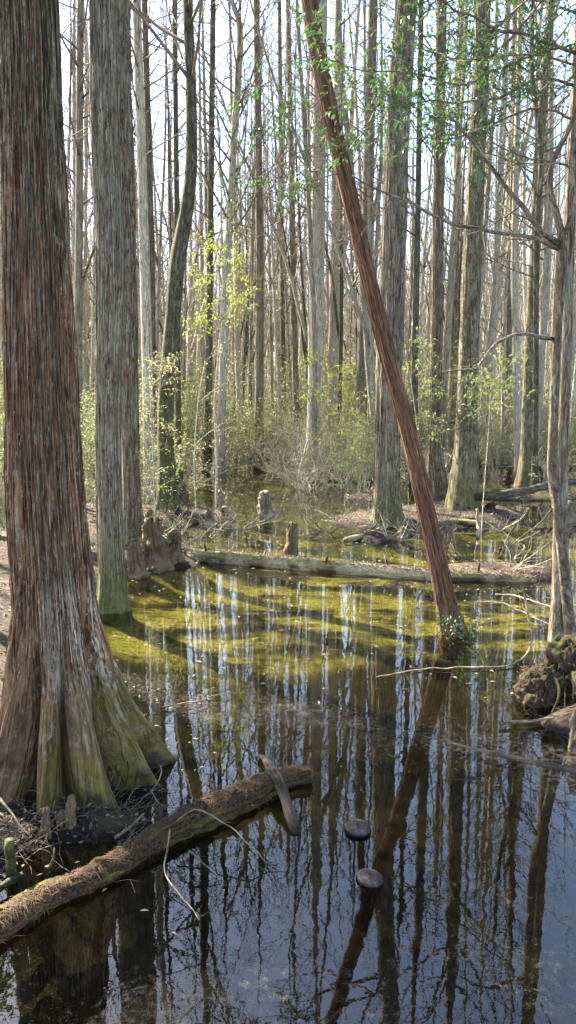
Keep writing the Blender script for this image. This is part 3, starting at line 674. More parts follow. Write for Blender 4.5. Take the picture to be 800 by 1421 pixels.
def evergreen(x, y, H, z0, lab, seed):
    rnd = random.Random(seed); root = thing('evergreen_tree', lab, 'tree', (x, y, max(0, terr(x, y)))); pts, rads = smooth_path([(V((0, 0, -.3)), .11), (V((.1, 0, 3)), .09), (V((0, .1, 6)), .06), (V((.1, 0, H)), .015)], .3)
    mb = MB(); mb.tube(pts, rads, 12); mb.build('trunk', M['bark_grey'], root)
    cb = MB(); lm = MB()
    zs = [p for p in zip(pts, rads) if p[0].z > z0]
    for i in range(34):
        f = rnd.random(); p, r = zs[int(f * (len(zs) - 1))]; a = rnd.uniform(0, 6.28); nd = []
        branch(cb, p, V((cos(a), sin(a), .35)), rnd.uniform(1.0, 2.0), .02, 2, rnd, nd, 4, .2, .05, 4)
        for tp, _ in nd: leafy(lm, tp, rnd, 9, .10, .045, .06)
    cb.build('branches', M['twig'], root); lm.build('foliage', M['leaf_green'], root, smooth=False)
evergreen(-4.7, 7.6, 8.6, 3.6, 'broad-leaved evergreen tree standing on the left bank beyond the edge of the view', 71)
evergreen(-5.0, 9.3, 9.2, 4.2, 'taller broad-leaved evergreen tree behind the other on the left bank outside the view', 72)
# ------------------------------------------------------------------ shrubs and saplings
def shrub_meshes(seed, h, spread, stems, leafm, nleaf, L, W, stemmat, lv=2, kids=5, gnarl=.3):
    rnd = random.Random(seed); mb = MB(); lm = MB(); nd = []
    for i in range(stems):
        a = rnd.uniform(0, 2 * pi); e = rnd.uniform(.6, 2.2)
        branch(mb, V((cos(a), sin(a), 0)) * spread * .15 + V((0, 0, -.1)), V((cos(a) * spread, sin(a) * spread, e * h)), h * rnd.uniform(.7, 1.2), rnd.uniform(.010, .018) * (2.0 if leafm is None else 1), lv, rnd, nd, 4, gnarl, .08, kids)
    root = thing('leafy_shrub' if leafm else 'bare_shrub', 'shrub', 'shrub', (0, 0, 0))
    mb.build('stems', stemmat, root)
    if leafm:
        for tp, _ in nd: leafy(lm, tp, rnd, nleaf, L, W, .05)
        lm.build('foliage', leafm, root, smooth=False)
    return root
SH = {'green': shrub_meshes(1, 1.7, .9, 12, M['leaf_mid'], 5, .08, .035, M['brush'], kids=6),
      'yellow': shrub_meshes(2, 1.9, .8, 11, M['leaf_yellow'], 3, .08, .035, M['brush'], kids=6),
      'pale': shrub_meshes(3, 1.5, 1.2, 12, M['leaf_pale'], 3, .08, .04, M['brush'], kids=5),
      'bare': shrub_meshes(4, 1.4, 1.5, 15, None, 0, 0, 0, M['brush'], kids=6, gnarl=.4),
      'low': shrub_meshes(5, .5, 1.0, 9, M['leaf_green'], 3, .06, .028, M['twig'], lv=1)}
used = set()
def shrub(kind, px, py, sc, label, group='shrubs on the banks and shores', Y=None):
    p = gnd(px, py) if Y is None else V(((px - 400) / FPX * Y, Y, 0)); z = terr(p.x, p.y)
    rz = R.uniform(0, 6.28)
    if kind in used: o = copy_tree(SH[kind], (p.x, p.y, max(z, -.05)), rz, sc)
    else:
        o = SH[kind]; used.add(kind); o.location = (p.x, p.y, max(z, -.05)); o.rotation_euler = (0, 0, rz); o.scale = (sc,) * 3
    o['label'] = label; o['group'] = group; o['category'] = 'shrub'
    o.name = {'green': 'leafy_shrub', 'yellow': 'leafy_shrub', 'pale': 'dry_shrub', 'bare': 'bare_shrub', 'low': 'ground_plant'}[kind]
    return o
shrub('bare', 418, 668, 1.0, 'tangled pale leafless shrub on the far shore, right of the slender upright grey trunk')
shrub('bare', 470, 675, .9, 'pale leafless brush just left of the large fissured cypress')
shrub('bare', 395, 655, 1.2, 'pale leafless tangle at the left end of the brush on the far shore')
shrub('bare', 450, 662, 1.25, 'tallest pale leafless tangle in the middle of the far-shore brush')
shrub('bare', 430, 680, .7, 'lowest pale leafless tangle at the water in front of the far-shore brush')
shrub('pale', 440, 655, 1.2, 'dry pale-leaved shrub behind the tangled leafless brush on the far shore')
shrub('yellow', 478, 668, 1.15, 'yellow-green leafy shrub beside the left foot of the large fissured cypress')
shrub('green', 500, 690, .8, 'mid-green shrub touching the left side of the large fissured cypress')
shrub('green', 255, 655, 1.25, 'green shrub behind the dark curved mossy trunk')
shrub('pale', 285, 652, 1.5, 'pale dry-leaved shrub right of the dark curved mossy trunk')
shrub('pale', 320, 650, 1.3, 'pale twiggy shrub under the yellow-green leaves, left far shore')
shrub('bare', 330, 648, 1.1, 'leafless brush on the left far shore under the slender grey trunk')
shrub('green', 205, 700, .9, 'leafy green shrub in front of the slim pale trunk on the left bank')
shrub('green', 122, 720, 1.0, 'green shrub in the gap right of the massive cypress')
shrub('green', 112, 680, 1.2, 'taller green shrub further back in the gap right of the massive cypress')
shrub('yellow', 215, 665, 1.3, 'yellowish leafy shrub behind the thin ruddy trunk')
shrub('low', 205, 735, 1.0, 'low glossy green plant growing over the knee cluster on the left bank')
shrub('low', 245, 722, 1.0, 'low green plant at the foot of the dark curved mossy tree')
shrub('low', 225, 745, .8, 'small green plant in front of the low glossy one on the knee bank')
shrub('low', 8, 740, 1.3, 'green plant at the left edge behind the massive cypress')
shrub('green', 2, 690, 1.2, 'leafy shrub at the far left edge behind the massive cypress')
shrub('low', 665, 785, .35, 'tiny light green plant on the debris mound right of the leaning tree')
shrub('pale', 700, 640, 1.3, 'pale dry shrub behind the right-hand fallen trunk')
shrub('bare', 665, 645, 1.0, 'leafless brush behind the moss-covered conical base')
shrub('green', 590, 650, 1.3, 'green shrub beyond the fluted-base cypress')
shrub('yellow', 700, 625, 1.1, 'yellow-green shrub far behind the right-hand fallen trunk')
shrub('pale', 760, 640, 1.4, 'pale shrub at far right behind the slender pale-barked tree')
shrub('green', 790, 660, 1.0, 'green shrub at the right edge beyond the fallen trunk')
shrub('pale', 555, 640, 1.2, 'pale dry shrub directly behind the large fissured cypress')
shrub('bare', 745, 668, .6, 'small leafless brush at the end of the right-hand fallen trunk')
for px, py, k, sc, lb in [(262, 648, 'bare', 1.0, 'small leafless brush at the far shore just right of the dark curved tree'), (345, 652, 'yellow', .9, 'low yellow-green shrub at the far shore beside the slender grey trunk'),
        (378, 650, 'green', .9, 'green shrub at the far shore between the slender grey trunk and the pale brush'), (236, 690, 'pale', .8, 'pale twiggy shrub at the foot of the dark curved tree'),
        (190, 712, 'pale', 1.0, 'pale dry shrub behind the knee cluster on the left bank'), (520, 672, 'bare', 1.0, 'leafless brush behind the large fissured cypress at its left'),
        (575, 668, 'pale', 1.1, 'pale dry shrub between the large fissured and the fluted-base cypress, on the far shore'), (625, 668, 'bare', .9, 'leafless brush between the fluted and the moss-covered base'),
        (690, 662, 'green', .8, 'green shrub behind the middle of the right-hand fallen trunk'), (735, 655, 'bare', 1.1, 'leafless brush behind the knees at the brown trunk'), (795, 690, 'pale', .8, 'pale dry shrub at the right edge in front of the fallen trunks')]:
    shrub(k, px, py, sc, lb)
rs = random.Random(77)
kk = ['pale', 'bare', 'bare', 'pale', 'green', 'bare', 'pale', 'yellow']
for i in range(96):
    Y = rs.uniform(26.5, 58); px = 400 + FPX * rs.uniform(-.40, .40)
    k = kk[i % 8]
    shrub(k, px, 0, rs.uniform(.9, 1.9), {'pale': 'pale dry shrub in the far undergrowth between the distant trunks', 'green': 'green leafy shrub in the far undergrowth between the distant trunks',
          'bare': 'leafless shrub in the far undergrowth between the distant trunks', 'yellow': 'yellow-green shrub in the far undergrowth between the distant trunks'}[k],
          'far undergrowth shrubs', Y=Y)

def sapling(label, Y, keys, sprays, leafm, seed, r0=.012, L=.09, W=.038, n=5, mat='brush', name='sapling'):
    base = at(keys[0][0], keys[0][1], Y); z = max(-.1, min(0.1, terr(base.x, base.y)))
    root = thing(name, label, 'sapling', (base.x, base.y, z)); o = root.location.copy(); o.z = z
    rnd = random.Random(seed); mb = MB(); lm = MB()
    ks = [(at(px, py, Y) - o, r0 * (1 - .7 * i / len(keys))) for i, (px, py) in enumerate(keys)]
    ks.insert(0, (V((0, 0, -.2)), r0 * 1.1))
    pts, rads = smooth_path(ks, .1); mb.tube(pts, rads, 8)
    for sk, yy in sprays: bough(mb, lm, sk, Y, yy, o, r0 * .5, rnd, 10, .4, n, L, W)
    mb.build('stem', M[mat], root)
    if lm.v and leafm: lm.build('foliage', M[leafm], root, smooth=False)
    return root
sapling('thin pale sapling standing in the far pool with bright yellow-green sprays high up', 17.0,
        [(300, 700), (301, 640), (298, 560), (305, 470), (310, 380), (312, 330)],
        [([(305, 460), (285, 448), (262, 440)], 16.6), ([(308, 420), (325, 395), (332, 375)], 17.3), ([(308, 400), (290, 385), (270, 370)], 16.8),
         ([(310, 380), (318, 360), (330, 352)], 17), ([(312, 340), (295, 330), (280, 345)], 17), ([(306, 470), (290, 462), (268, 455), (250, 452)], 16.9), ([(309, 410), (326, 420), (340, 412)], 17.2), ([(307, 435), (290, 425), (275, 408), (262, 400)], 17.1), ([(306, 445), (320, 430), (330, 420)], 17)], 'leaf_yellow', 1, .02, .075, .03, 4)
sapling('twiggy pale sapling with dry leaves right of the dark curved tree', 15.2, [(272, 700), (270, 640), (275, 560), (285, 500)],
        [([(270, 620), (290, 600), (320, 585), (345, 590)], 15.4), ([(275, 560), (300, 540), (330, 525), (350, 528)], 15.3), ([(280, 520), (262, 500), (240, 495)], 15), ([(285, 500), (310, 490), (335, 505)], 15)], 'leaf_pale', 2, .014, .06, .03, 2)
sapling('leafy sapling with pale yellow leaves between the thin ruddy trunk and the dark curved tree', 14.6, [(215, 705), (213, 640), (210, 570), (208, 520)],
        [([(212, 600), (200, 580), (190, 565)], 14.5), ([(210, 560), (222, 540), (232, 520)], 14.5), ([(208, 520), (215, 510), (224, 512)], 14.6), ([(211, 580), (225, 590), (240, 600)], 14.4)], 'leaf_pale', 3, .012, .08, .035, 3)
sapling('green leafy sapling right of the large fissured cypress with flat sprays', 16.2, [(582, 715), (584, 640), (575, 560), (566, 500)],
        [([(575, 560), (590, 545), (610, 535)], 16), ([(570, 520), (585, 500), (575, 480)], 16), ([(566, 500), (555, 485), (560, 468)], 16), ([(580, 600), (595, 590), (610, 592)], 16)], 'leaf_mid', 4, .012, .10, .045, 3)
sapling('sapling with bright green layered leaves in front of the mossy-based cypress', 14.0, [(668, 745), (672, 680), (678, 600), (682, 530)],
        [([(678, 600), (665, 560), (650, 550)], 14), ([(680, 560), (695, 540), (712, 538)], 14), ([(682, 530), (668, 525), (655, 540)], 14), ([(682, 530), (700, 515), (716, 500)], 14)], 'leaf_mid', 5, .010, .09, .04, 3)
sapling('sapling with orange-tinged yellow leaves before the pale whitish cypress', 22, [(450, 665), (448, 600), (446, 540), (450, 490)],
        [([(448, 560), (435, 545), (425, 548)], 22), ([(450, 530), (465, 520), (475, 528)], 22), ([(450, 500), (440, 490), (430, 500)], 22), ([(448, 590), (468, 580), (490, 575)], 22)], 'leaf_yellow', 6, .014, .09, .04, 4)

# ------------------------------------------------------------------ knees and stumps
def knee(label, px, py, wpx, hpx, mat='knee', seed=0.0, lean=(0, 0), name='cypress_knee', group='cypress knees', cat='knee'):
    p = gnd(px, py); z = terr(p.x, p.y); m = mpp(px, py, p.y); b = MB()
    b0 = min(z, -.03)
    knee_shape(b, V((0, 0, -.06)), hpx * m + .06 + max(0, -z) * 0, wpx * m * .42, 22, seed + 1.7, lean)
    o = b.build(name, M[mat]); o.location = (p.x, p.y, max(z, -.04)); tag(o, label, cat, group); return o
knee('single upright brown knee standing in the pool behind the crossing log', 405, 772, 24, 52, seed=1)
knee('squat yellowish knee with dark hollow side in the far pool', 373, 716, 30, 38, 'knee_pale', 2, (-.2, 0))
knee('left one of two pale knees at the foot of the thin sapling', 291, 728, 22, 26, 'knee_pale', 3)
knee('right one of two pale knees at the foot of the thin sapling', 313, 727, 22, 28, 'knee_pale', 4)
knee('largest rounded brown knee of the cluster on the left bank', 217, 790, 50, 68, seed=5)
knee('leftmost brown knee of the left bank cluster, beside the mossy-footed cypress', 190, 800, 36, 50, seed=6)
knee('low brown knee at the right end of the left bank cluster', 243, 785, 32, 40, seed=7)
knee('narrow ruddy knee behind the left bank cluster', 208, 738, 18, 34, seed=8)
knee('short knee touching the right foot of the dark curved tree', 254, 706, 20, 30, seed=9)
knee('small knee at the back of the left bank beside the ruddy trunk', 176, 745, 22, 26, seed=10)
knee('small dark round-topped stump at the right of the moss-covered base', 681, 716, 20, 20, 'root', 11, name='stump', cat='stump', group=None) if False else None
for i, (px, py, w_, h_, lb) in enumerate([(705, 668, 14, 20, 'small dark knee left of the brown trunk behind the fallen trunk'), (721, 672, 13, 22, 'dark knee at the left foot of the brown trunk by the fallen trunk'),
        (748, 668, 16, 24, 'dark knee right of the brown trunk under the fallen trunk end'), (787, 725, 22, 34, 'yellow-topped knee right of the slender pale-barked tree'),
        (752, 712, 16, 16, 'low mossy yellow knee left of the slender pale-barked tree'), (590, 735, 16, 16, 'low knee between the large fissured and the fluted-base cypress'),
        (560, 745, 18, 18, 'low knee at the right foot of the large fissured cypress'), (518, 742, 16, 16, 'low knee at the left foot of the large fissured cypress')]):
    knee(lb, px, py, w_, h_, 'root' if i < 3 else 'knee_pale', 20 + i)
p = gnd(681, 715); b = MB(); knee_shape(b, V((0, 0, -.05)), .30, .15, 20, 3.3)
tag(b.build('stump', M['root']), 'dark broken stump right of the moss-covered conical base', 'stump').location = (p.x, p.y, 0)

# big root mass at the right edge
def lump(name, label, cat, mat, loc, size, seed, amp=.35, freq=1.6, segs=28, rings=18, rot=0):
    b = MB()
    for i in range(rings + 1):
        th = pi * i / rings
        for k in range(segs):
            a = 2 * pi * k / segs; d = V((sin(th) * cos(a), sin(th) * sin(a), cos(th)))
            q = d * freq + V((seed, seed, seed)); r = 1 + amp * noise.noise(q) + amp * .5 * noise.noise(q * 2.7) + amp * .25 * noise.noise(q * 6) + .05 * noise.noise(q * 14) + .03 * noise.noise(q * 30)
            b.v.append(V((d.x * size[0] * r, d.y * size[1] * r, d.z * size[2] * r))); b.b.append((d.x * .3, d.y * .3, d.z * .3))
    for i in range(rings):
        for k in range(segs):
            k2 = (k + 1) % segs; o = i * segs
            b.f.append((o + k, o + segs + k, o + segs + k2, o + k2))
    ob = b.build(name, mat); ob.location = loc; ob.rotation_euler.z = rot; return tag(ob, label, cat)
def rootmass():
    p = gnd(797, 985); root = thing('root_stump', 'gnarled brown root stump at the right edge under the slender pale-barked tree', 'stump', (p.x, p.y, 0))
    b = MB(); rnd = random.Random(4)
    for nm, loc_, sz, sdv, am_ in (('stump_body', (.06, .28, .18), (.19, .20, .30), 4.4, .5), ('stump_body', (-.20, .22, .06), (.17, .17, .20), 7.1, .5), ('stump_body', (.16, .0, .06), (.16, .16, .22), 9.3, .5)):
        body = lump(nm, None, None, M['root'], (0, 0, 0), sz, sdv, am_, 1.3, 90, 60); body.parent = root; body.location = loc_
    for k in range(9):
        a = rnd.uniform(pi * .85, pi * 1.75); L = rnd.uniform(.25, .5); r = rnd.uniform(.008, .02); z0 = rnd.uniform(.1, .3); s0 = V((rnd.uniform(-.1, .12), rnd.uniform(.12, .28), 0))
        pts = []; rads = []; q_ = rnd.uniform(0, 6)
        for i in range(16):
            t = i / 15; pts.append(s0 + V((cos(a) * L * t + .03 * sin(t * 7 + q_), sin(a) * L * t * .8 + .02 * cos(t * 9 + q_), z0 * (1 - t ** 1.3) + .03 * sin(t * 8 + q_) - .06 * t))); rads.append(r * (1.1 - .6 * t))
        b.tube(pts, rads, 12, lambda aa, d, q: r * .4 * noise.noise(V((cos(aa) * 2, sin(aa) * 2, d * 14))))
    b.build('roots', M['root'], root)['kind'] = 'stuff'
    b = MB()
    for (lc, sz) in (((.06, .28, .18), (.19, .20, .30)), ((-.20, .22, .06), (.17, .17, .20)), ((.16, .0, .06), (.16, .16, .22))):
        for k in range(900):
            a = rnd.uniform(0, 6.28); e = rnd.uniform(-.1, 1.4); d_ = V((cos(a) * cos(e), sin(a) * cos(e), sin(e)))
            p_ = V(lc) + V((d_.x * sz[0], d_.y * sz[1], d_.z * sz[2])) * rnd.uniform(.95, 1.2)
            b.leaf(p_, V((rnd.uniform(-1, 1), rnd.uniform(-1, 1), rnd.uniform(-1.2, .3))), d_, rnd.uniform(.02, .06), rnd.uniform(.002, .006), 0)
    b.build('rootlets', M['needle'], root, smooth=False)['kind'] = 'stuff'
rootmass()
p = gnd(797, 1042); b = MB(); knee_shape(b, V((0, 0, -.1)), .42, .075, 20, 8.1)
tag(b.build('cypress_knee', M['knee_moss'] if 'knee_moss' in M else M['knee_pale']), 'mossy green knee cut by the right edge below the root stump', 'knee', 'cypress knees').location = (p.x + .03, p.y, 0)

# ------------------------------------------------------------------ logs
def log(name, label, pixkeys, zs, rs_, mat, segs=36, step=.035, amp=.02, seed=0, kind_cat='log', hairy=0, fq=2.2):
    pts0 = []
    for (px, py), z, r in zip(pixkeys, zs, rs_): pts0.append((gnd(px, py, z), r))
    o = sum((k[0] for k in pts0), V((0, 0, 0))) / len(pts0); o.z = 0
    ks = [(k[0] - o, k[1]) for k in pts0]; pts, rads = smooth_path(ks, step)
    rads[0] *= .75; rads[-1] *= .6
    def rf(a, d, q):
        g_ = V((cos(a) * fq + seed, sin(a) * fq, d * 3.2)); return amp * (noise.noise(g_) + .55 * noise.noise(g_ * 2.4) + .35 * noise.noise(g_ * 6))
    b = MB(); b.tube(pts, rads, segs, rf, R0=sum(rads) / len(rads))
    ob = b.build(name, mat); ob.location = o; tag(ob, label, kind_cat); return ob, pts, rads, o
flog, fp, fr_, fo = log('fallen_log', 'thick mossy foreground log covered in rusty needles, running from the left edge',
    [(-60, 1322), (0, 1290), (60, 1252), (120, 1226), (180, 1192), (235, 1158), (300, 1128), (360, 1100), (400, 1083), (432, 1076)],
    [.0, .01, .01, .01, .01, .015, .02, .02, .02, .03], [.07, .07, .062, .056, .060, .074, .092, .086, .064, .040], M['fore_log'], 72, .014, .042, 2, fq=3.0)
tf = MB(); rn = random.Random(18)
for i in range(5200):
    j = rn.randrange(len(fp) - 1); p = fp[j]
    if noise.noise(V((j * .045, 3.3, 0))) + (.25 if j < len(fp) * .5 or j > len(fp) * .94 else -.12) < .05: continue
    t = (fp[j + 1] - fp[j]).normalized(); a = rn.gauss(-.1, .5); sd = t.cross(V((0, 0, 1))).normalized(); up = sd.cross(t); n_ = up * cos(a) + sd * sin(a)
    tf.leaf(p + n_ * (fr_[j] + .004), n_ + V((rn.uniform(-.8, .8), rn.uniform(-.8, .8), 0)), t, rn.uniform(.008, .022), rn.uniform(.003, .006), 0)
tf.build('moss', M['moss_tuft'], flog, smooth=False)['kind'] = 'stuff'
# needles and twiggy litter on it: a part of the log surface
rn = random.Random(8); nb = MB()
for i in range(9000):
    j = rn.randrange(len(fp) - 1); p = fp[j]; r = fr_[j]; t = (fp[j + 1] - fp[j]).normalized()
    a = rn.gauss(0, .75); sd = t.cross(V((0, 0, 1))).normalized(); up = sd.cross(t)
    n_ = (up * cos(a) + sd * sin(a)); q = p + n_ * (r * 1.05 + rn.uniform(.0, .018)) + t * rn.uniform(-.02, .02)
    dd = (t * rn.uniform(-1, 1) + sd * rn.uniform(-1, 1)); dd = dd - n_ * dd.dot(n_) * rn.uniform(.6, 1)
    nb.leaf(q, dd, n_, rn.uniform(.02, .07), rn.uniform(.0018, .004), 0)
nb.build('needle_litter', M['needle'], flog, smooth=False)['kind'] = 'stuff'
clog, cp, cr, co = log('fallen_log', 'long sunlit mossy log crossing the pond in the middle distance',
    [(258, 775), (300, 775), (360, 780), (440, 787), (520, 793), (600, 800), (680, 802), (745, 806)], [.04, .05, .05, .05, .05, .04, .03, .02], [.085, .105, .10, .095, .09, .085, .075, .05], M['pale_log'], 32, .05, .022, 5)
for j, a_, L_ in ((6, 1.2, .12), (22, .3, .2), (40, 2.0, .1), (58, .9, .16), (80, 1.6, .12)):
    j = min(j, len(cp) - 1); b = MB(); q = cp[j]; d_ = V((.3 * cos(a_ * 3), cos(a_), abs(sin(a_)) + .2)).normalized()
    b.tube([q, q + d_ * (cr[j] + L_ * .5), q + d_ * (cr[j] + L_)], [.022, .017, .010], 7); b.build('branch_stub', M['mossy_log'], clog)
nb = MB()
for i in range(2600):
    j = rn.randrange(len(cp) - 1); q = cp[j]; r = cr[j]; t_ = (cp[j + 1] - cp[j]).normalized(); a = rn.gauss(0, .6); sd = t_.cross(V((0, 0, 1))).normalized(); up = sd.cross(t_)
    n_ = up * cos(a) + sd * sin(a); nb.leaf(q + n_ * (r + .01), V((rn.uniform(-1, 1), rn.uniform(-1, 1), rn.uniform(-.2, .5))), n_, rn.uniform(.02, .07), rn.uniform(.006, .022), .1)
nb.build('leaf_crust', M['litter'], clog, smooth=False)['kind'] = 'stuff'
for j, a_, L_ in ((30, 1.2, .05), (60, -.6, .06), (86, 1.9, .05), (110, .4, .07), (46, .2, .04), (74, -1.2, .05)):
    j = min(j, len(fp) - 2); b = MB(); q = fp[j]; t_ = (fp[j + 1] - fp[j]).normalized(); sd_ = t_.cross(V((0, 0, 1))).normalized(); d_ = (sd_ * sin(a_) + V((0, 0, 1)) * abs(cos(a_)) + t_ * .6).normalized()
    b.tube([q, q + d_ * (fr_[j] + L_ * .5), q + d_ * (fr_[j] + L_)], [.020, .014, .009], 9, lambda a, d, p: .003 * noise.noise(V((cos(a) * 2, sin(a) * 2, d * 60)))); b.build('branch_stub', M['mossy_log'], flog)
tw = MB(); rn2 = random.Random(55)
for i in range(46):
    j = rn2.randrange(len(fp) // 4, len(fp) - 1); p_ = fp[j] + V((0, 0, fr_[j] * .9)); a_ = rn2.uniform(0, 6.28)
    branch(tw, p_ - V((cos(a_), sin(a_), 0)) * .06, V((cos(a_), sin(a_), rn2.uniform(-.1, .5))), rn2.uniform(.08, .3), rn2.uniform(.0015, .004), 1 if i % 3 == 0 else 0, rn2, gnarl=.35, up=-.06, kids=3)
tw.build('loose_twigs', M['twig'], flog)['kind'] = 'stuff'
log('sunken_log', 'dark half-sunken log slanting across the near pool to the right edge', [(410, 990), (480, 1002), (560, 1022), (640, 1042), (720, 1060), (810, 1078)], [-.04, -.045, -.045, -.04, -.035, -.03],
    [.03, .035, .04, .045, .05, .05], M['sunk'], 16, .06, .01, 3)
log('fallen_tree', 'smooth brown fallen trunk propped between the mossy base and the slender right tree', [(660, 690), (700, 686), (735, 680), (768, 672), (830, 664)], [.38, .42, .45, .5, .55], [.085, .085, .082, .08, .075], M['bark_brown'], 24, .1, .008, 6)
log('fallen_tree', 'short ruddy fallen trunk at the far right edge above the other', [(786, 650), (810, 648), (850, 645)], [.42, .42, .42], [.11, .11, .11], M['bark_red'], 20, .1, .01, 7)
log('mossy_branch', 'short pale-topped branch lying in water left of the large fissured cypress', [(478, 750), (500, 745), (522, 738)], [.03, .05, .08], [.05, .05, .045], M['pale_log'], 16, .06, .012, 9, 'branch')
log('mossy_branch', 'pale mossy branch lying at the foot of the moss-covered base', [(596, 728), (630, 724), (668, 726)], [.08, .08, .08], [.06, .06, .05], M['pale_log'], 16, .06, .012, 10, 'branch')
# splintered plank leaning on the foreground log
b = MB(); A = gnd(360, 1048, .02); B_ = gnd(388, 1100, .20); C_ = gnd(412, 1158, .0)
ax = (C_ - A); pts = [A.lerp(C_, t) + V((0, 0, .10 * sin(pi * t))) for t in [i / 14 for i in range(15)]]
sd = ax.cross(V((0, 0, 1))).normalized()
for i, q in enumerate(pts):
    t = i / 14; w_ = .010 + .022 * min(1, t * 2.6) - (.010 if t > .93 else 0); w_ += .003 * sin(t * 31) + .002 * sin(t * 77)
    for s_, h in ((-1, .008), (1, .008), (1, -.008), (-1, -.008)):
        b.v.append(q + sd * s_ * w_ + V((0, 0, h + .006 * sin(t * 13)))); b.b.append((s_ * .03, h, t * .5))
for i in range(14):
    for k in range(4): b.f.append((i * 4 + k, i * 4 + (k + 1) % 4, i * 4 + 4 + (k + 1) % 4, i * 4 + 4 + k))
b.f += [(3, 2, 1, 0), (56, 57, 58, 59)]
tag(b.build('broken_plank', M['plank']), 'flat grey splintered board lying across the end of the foreground log', 'plank')

# ------------------------------------------------------------------ two round flat-topped post stubs
for i, (px, py, tx, ty, lb, r) in enumerate([(497, 1141, .16, .02, 'upright round flat-topped dark post stub, the farther of two in the near pool', .074),
                                              (512, 1207, .22, .24, 'tilted round flat-topped dark post stub, the nearer of two in the near pool', .070)]):
    p = gnd(px, py, .05); root = thing('post_stub', lb, 'post', (p.x, p.y, 0), 'round post stubs in the near pool')
    def disc(r1, z0, z1, bev, segs=40, dome=.006):
        m_ = MB(); prof = [(r1 * .97, z0), (r1, z0 + bev), (r1, z1 - bev), (r1 - bev, z1), (r1 * .6, z1 + dome * .7), (r1 * .25, z1 + dome), (.002, z1 + dome)]
        for rr, zz in prof:
            for k in range(segs):
                a = 2 * pi * k / segs; wv = 1 + .02 * sin(3 * a + i) + .012 * sin(7 * a); m_.v.append(V((cos(a) * rr * wv, sin(a) * rr * wv, zz))); m_.b.append((0, 0, 0))
        for j in range(len(prof) - 1):
            for k in range(segs): m_.f.append((j * segs + k, j * segs + (k + 1) % segs, j * segs + segs + (k + 1) % segs, j * segs + segs + k))
        m_.f.append(tuple((len(prof) - 1) * segs + k for k in range(segs))); m_.f.append(tuple(reversed(range(segs))))
        return m_
    disc(r * .88, -.22, .022, .004).build('post_shaft', M['cap_rim'], root)
    disc(r, .024, .036, .004).build('rim', M['cap_rim'], root)
    disc(r * .96, .038, .056, .006).build('flat_top', M['cap_top'], root)
    root.rotation_euler = (tx * .6, ty * .6, .3); root.location.z = -.025 - .012 * i

# ------------------------------------------------------------------ sticks
def stick(label, keys, zs, r, mat='deadwood', seed=0, twigs=3, tl=.12, name='dead_stick', group=None, tip=.35):
    ks = [(gnd(px, py, z), r * (1 - (1 - tip) * i / (len(keys) - 1))) for i, ((px, py), z) in enumerate(zip(keys, zs))]
    o = ks[0][0].copy(); ks = [(k[0] - o, k[1]) for k in ks]; pts, rads = smooth_path(ks, .03)
    for i in range(len(pts)): pts[i] = pts[i] + V((wig(pts[i], 9, seed), wig(pts[i], 9, seed + 3), wig(pts[i], 9, seed + 6) * .5)) * .022 * min(1, i / 8)
    b = MB(); b.tube(pts, rads, 8, lambda a, d, q: r * .15 * noise.noise(V((cos(a) * 2, sin(a) * 2, d * 12 + seed))))
    rnd = random.Random(seed + 100)
    for k in range(twigs):
        j = rnd.randrange(len(pts) // 4, len(pts) - 1)
        branch(b, pts[j], (pts[min(j + 1, len(pts) - 1)] - pts[j - 1]).normalized() + V((rnd.uniform(-1, 1), rnd.uniform(-1, 1), rnd.uniform(-.1, .6))), tl * rnd.uniform(.5, 1.3), rads[j] * .5, 0, rnd)
    ob = b.build(name, M[mat]); ob.location = o; return tag(ob, label, 'stick', group)
stick('long pale stick standing in the pool and bending flat along the water', [(724, 812), (731, 842), (737, 872), (734, 905), (700, 924), (640, 926), (580, 929), (522, 940)],
      [.58, .40, .22, .06, .02, .02, .015, .0], .0115, seed=1)
stick('pale broken stick lying flat before the root stump at right', [(694, 1004), (745, 999), (795, 993)], [.03, .04, .06], .014, seed=2)
stick('long curved bleached twig arching from the foreground log over the near water', [(245, 1140), (270, 1124), (310, 1140), (350, 1175), (372, 1196), (400, 1198)], [.13, .17, .16, .09, .03, .02], .0048, seed=3)
stick('pale stick reaching from the needle-covered log down into the water', [(262, 1180), (285, 1200), (306, 1220)], [.10, .06, .01], .0055, seed=4, tl=.08)
stick('crooked twig hanging off the front of the foreground log', [(236, 1150), (232, 1180), (228, 1210), (250, 1240), (278, 1278)], [.20, .13, .06, .02, .0], .0055, seed=5)
stick('thin twig curling above the bank between massive cypress and log', [(205, 1060), (222, 1062), (218, 1090), (210, 1100), (232, 1120), (260, 1116)], [.05, .08, .08, .07, .06, .05], .005, seed=6, twigs=2)
stick('forked pale bleached stick on the dark bank below the massive cypress', [(160, 1162), (178, 1150), (200, 1128)], [.10, .14, .16], .010, seed=7, tl=.1)
stick('short white stick standing in mud beside the massive cypress', [(68, 1205), (74, 1190), (76, 1175)], [.02, .08, .12], .008, seed=8, twigs=2, tl=.06)
stick('slender pale stick slanting at lower left of the massive cypress', [(0, 1108), (22, 1136), (44, 1164)], [.22, .16, .08], .008, seed=9, twigs=1)
stick('grey dead sapling stub standing at the left edge by the foreground log', [(18, 1222), (16, 1200), (14, 1165)], [.0, .12, .26], .028, 'bark_grey', 10, 1, tip=.85, name='dead_stub')
stick('thick grey stick lying at the left edge behind the foreground log', [(-30, 1250), (5, 1228), (30, 1215)], [.04, .05, .05], .022, 'bark_grey', 11, 1, tip=.7)
stick('bent pale branch with two arms above water right of the debris mound', [(700, 790), (728, 760), (720, 752), (750, 738)], [.02, .18, .26, .42], .014, seed=12)
stick('dark leaning snag standing in water right of the debris mound', [(695, 775), (705, 745), (722, 720)], [.0, .22, .5], .02, 'bark_dark', 13)
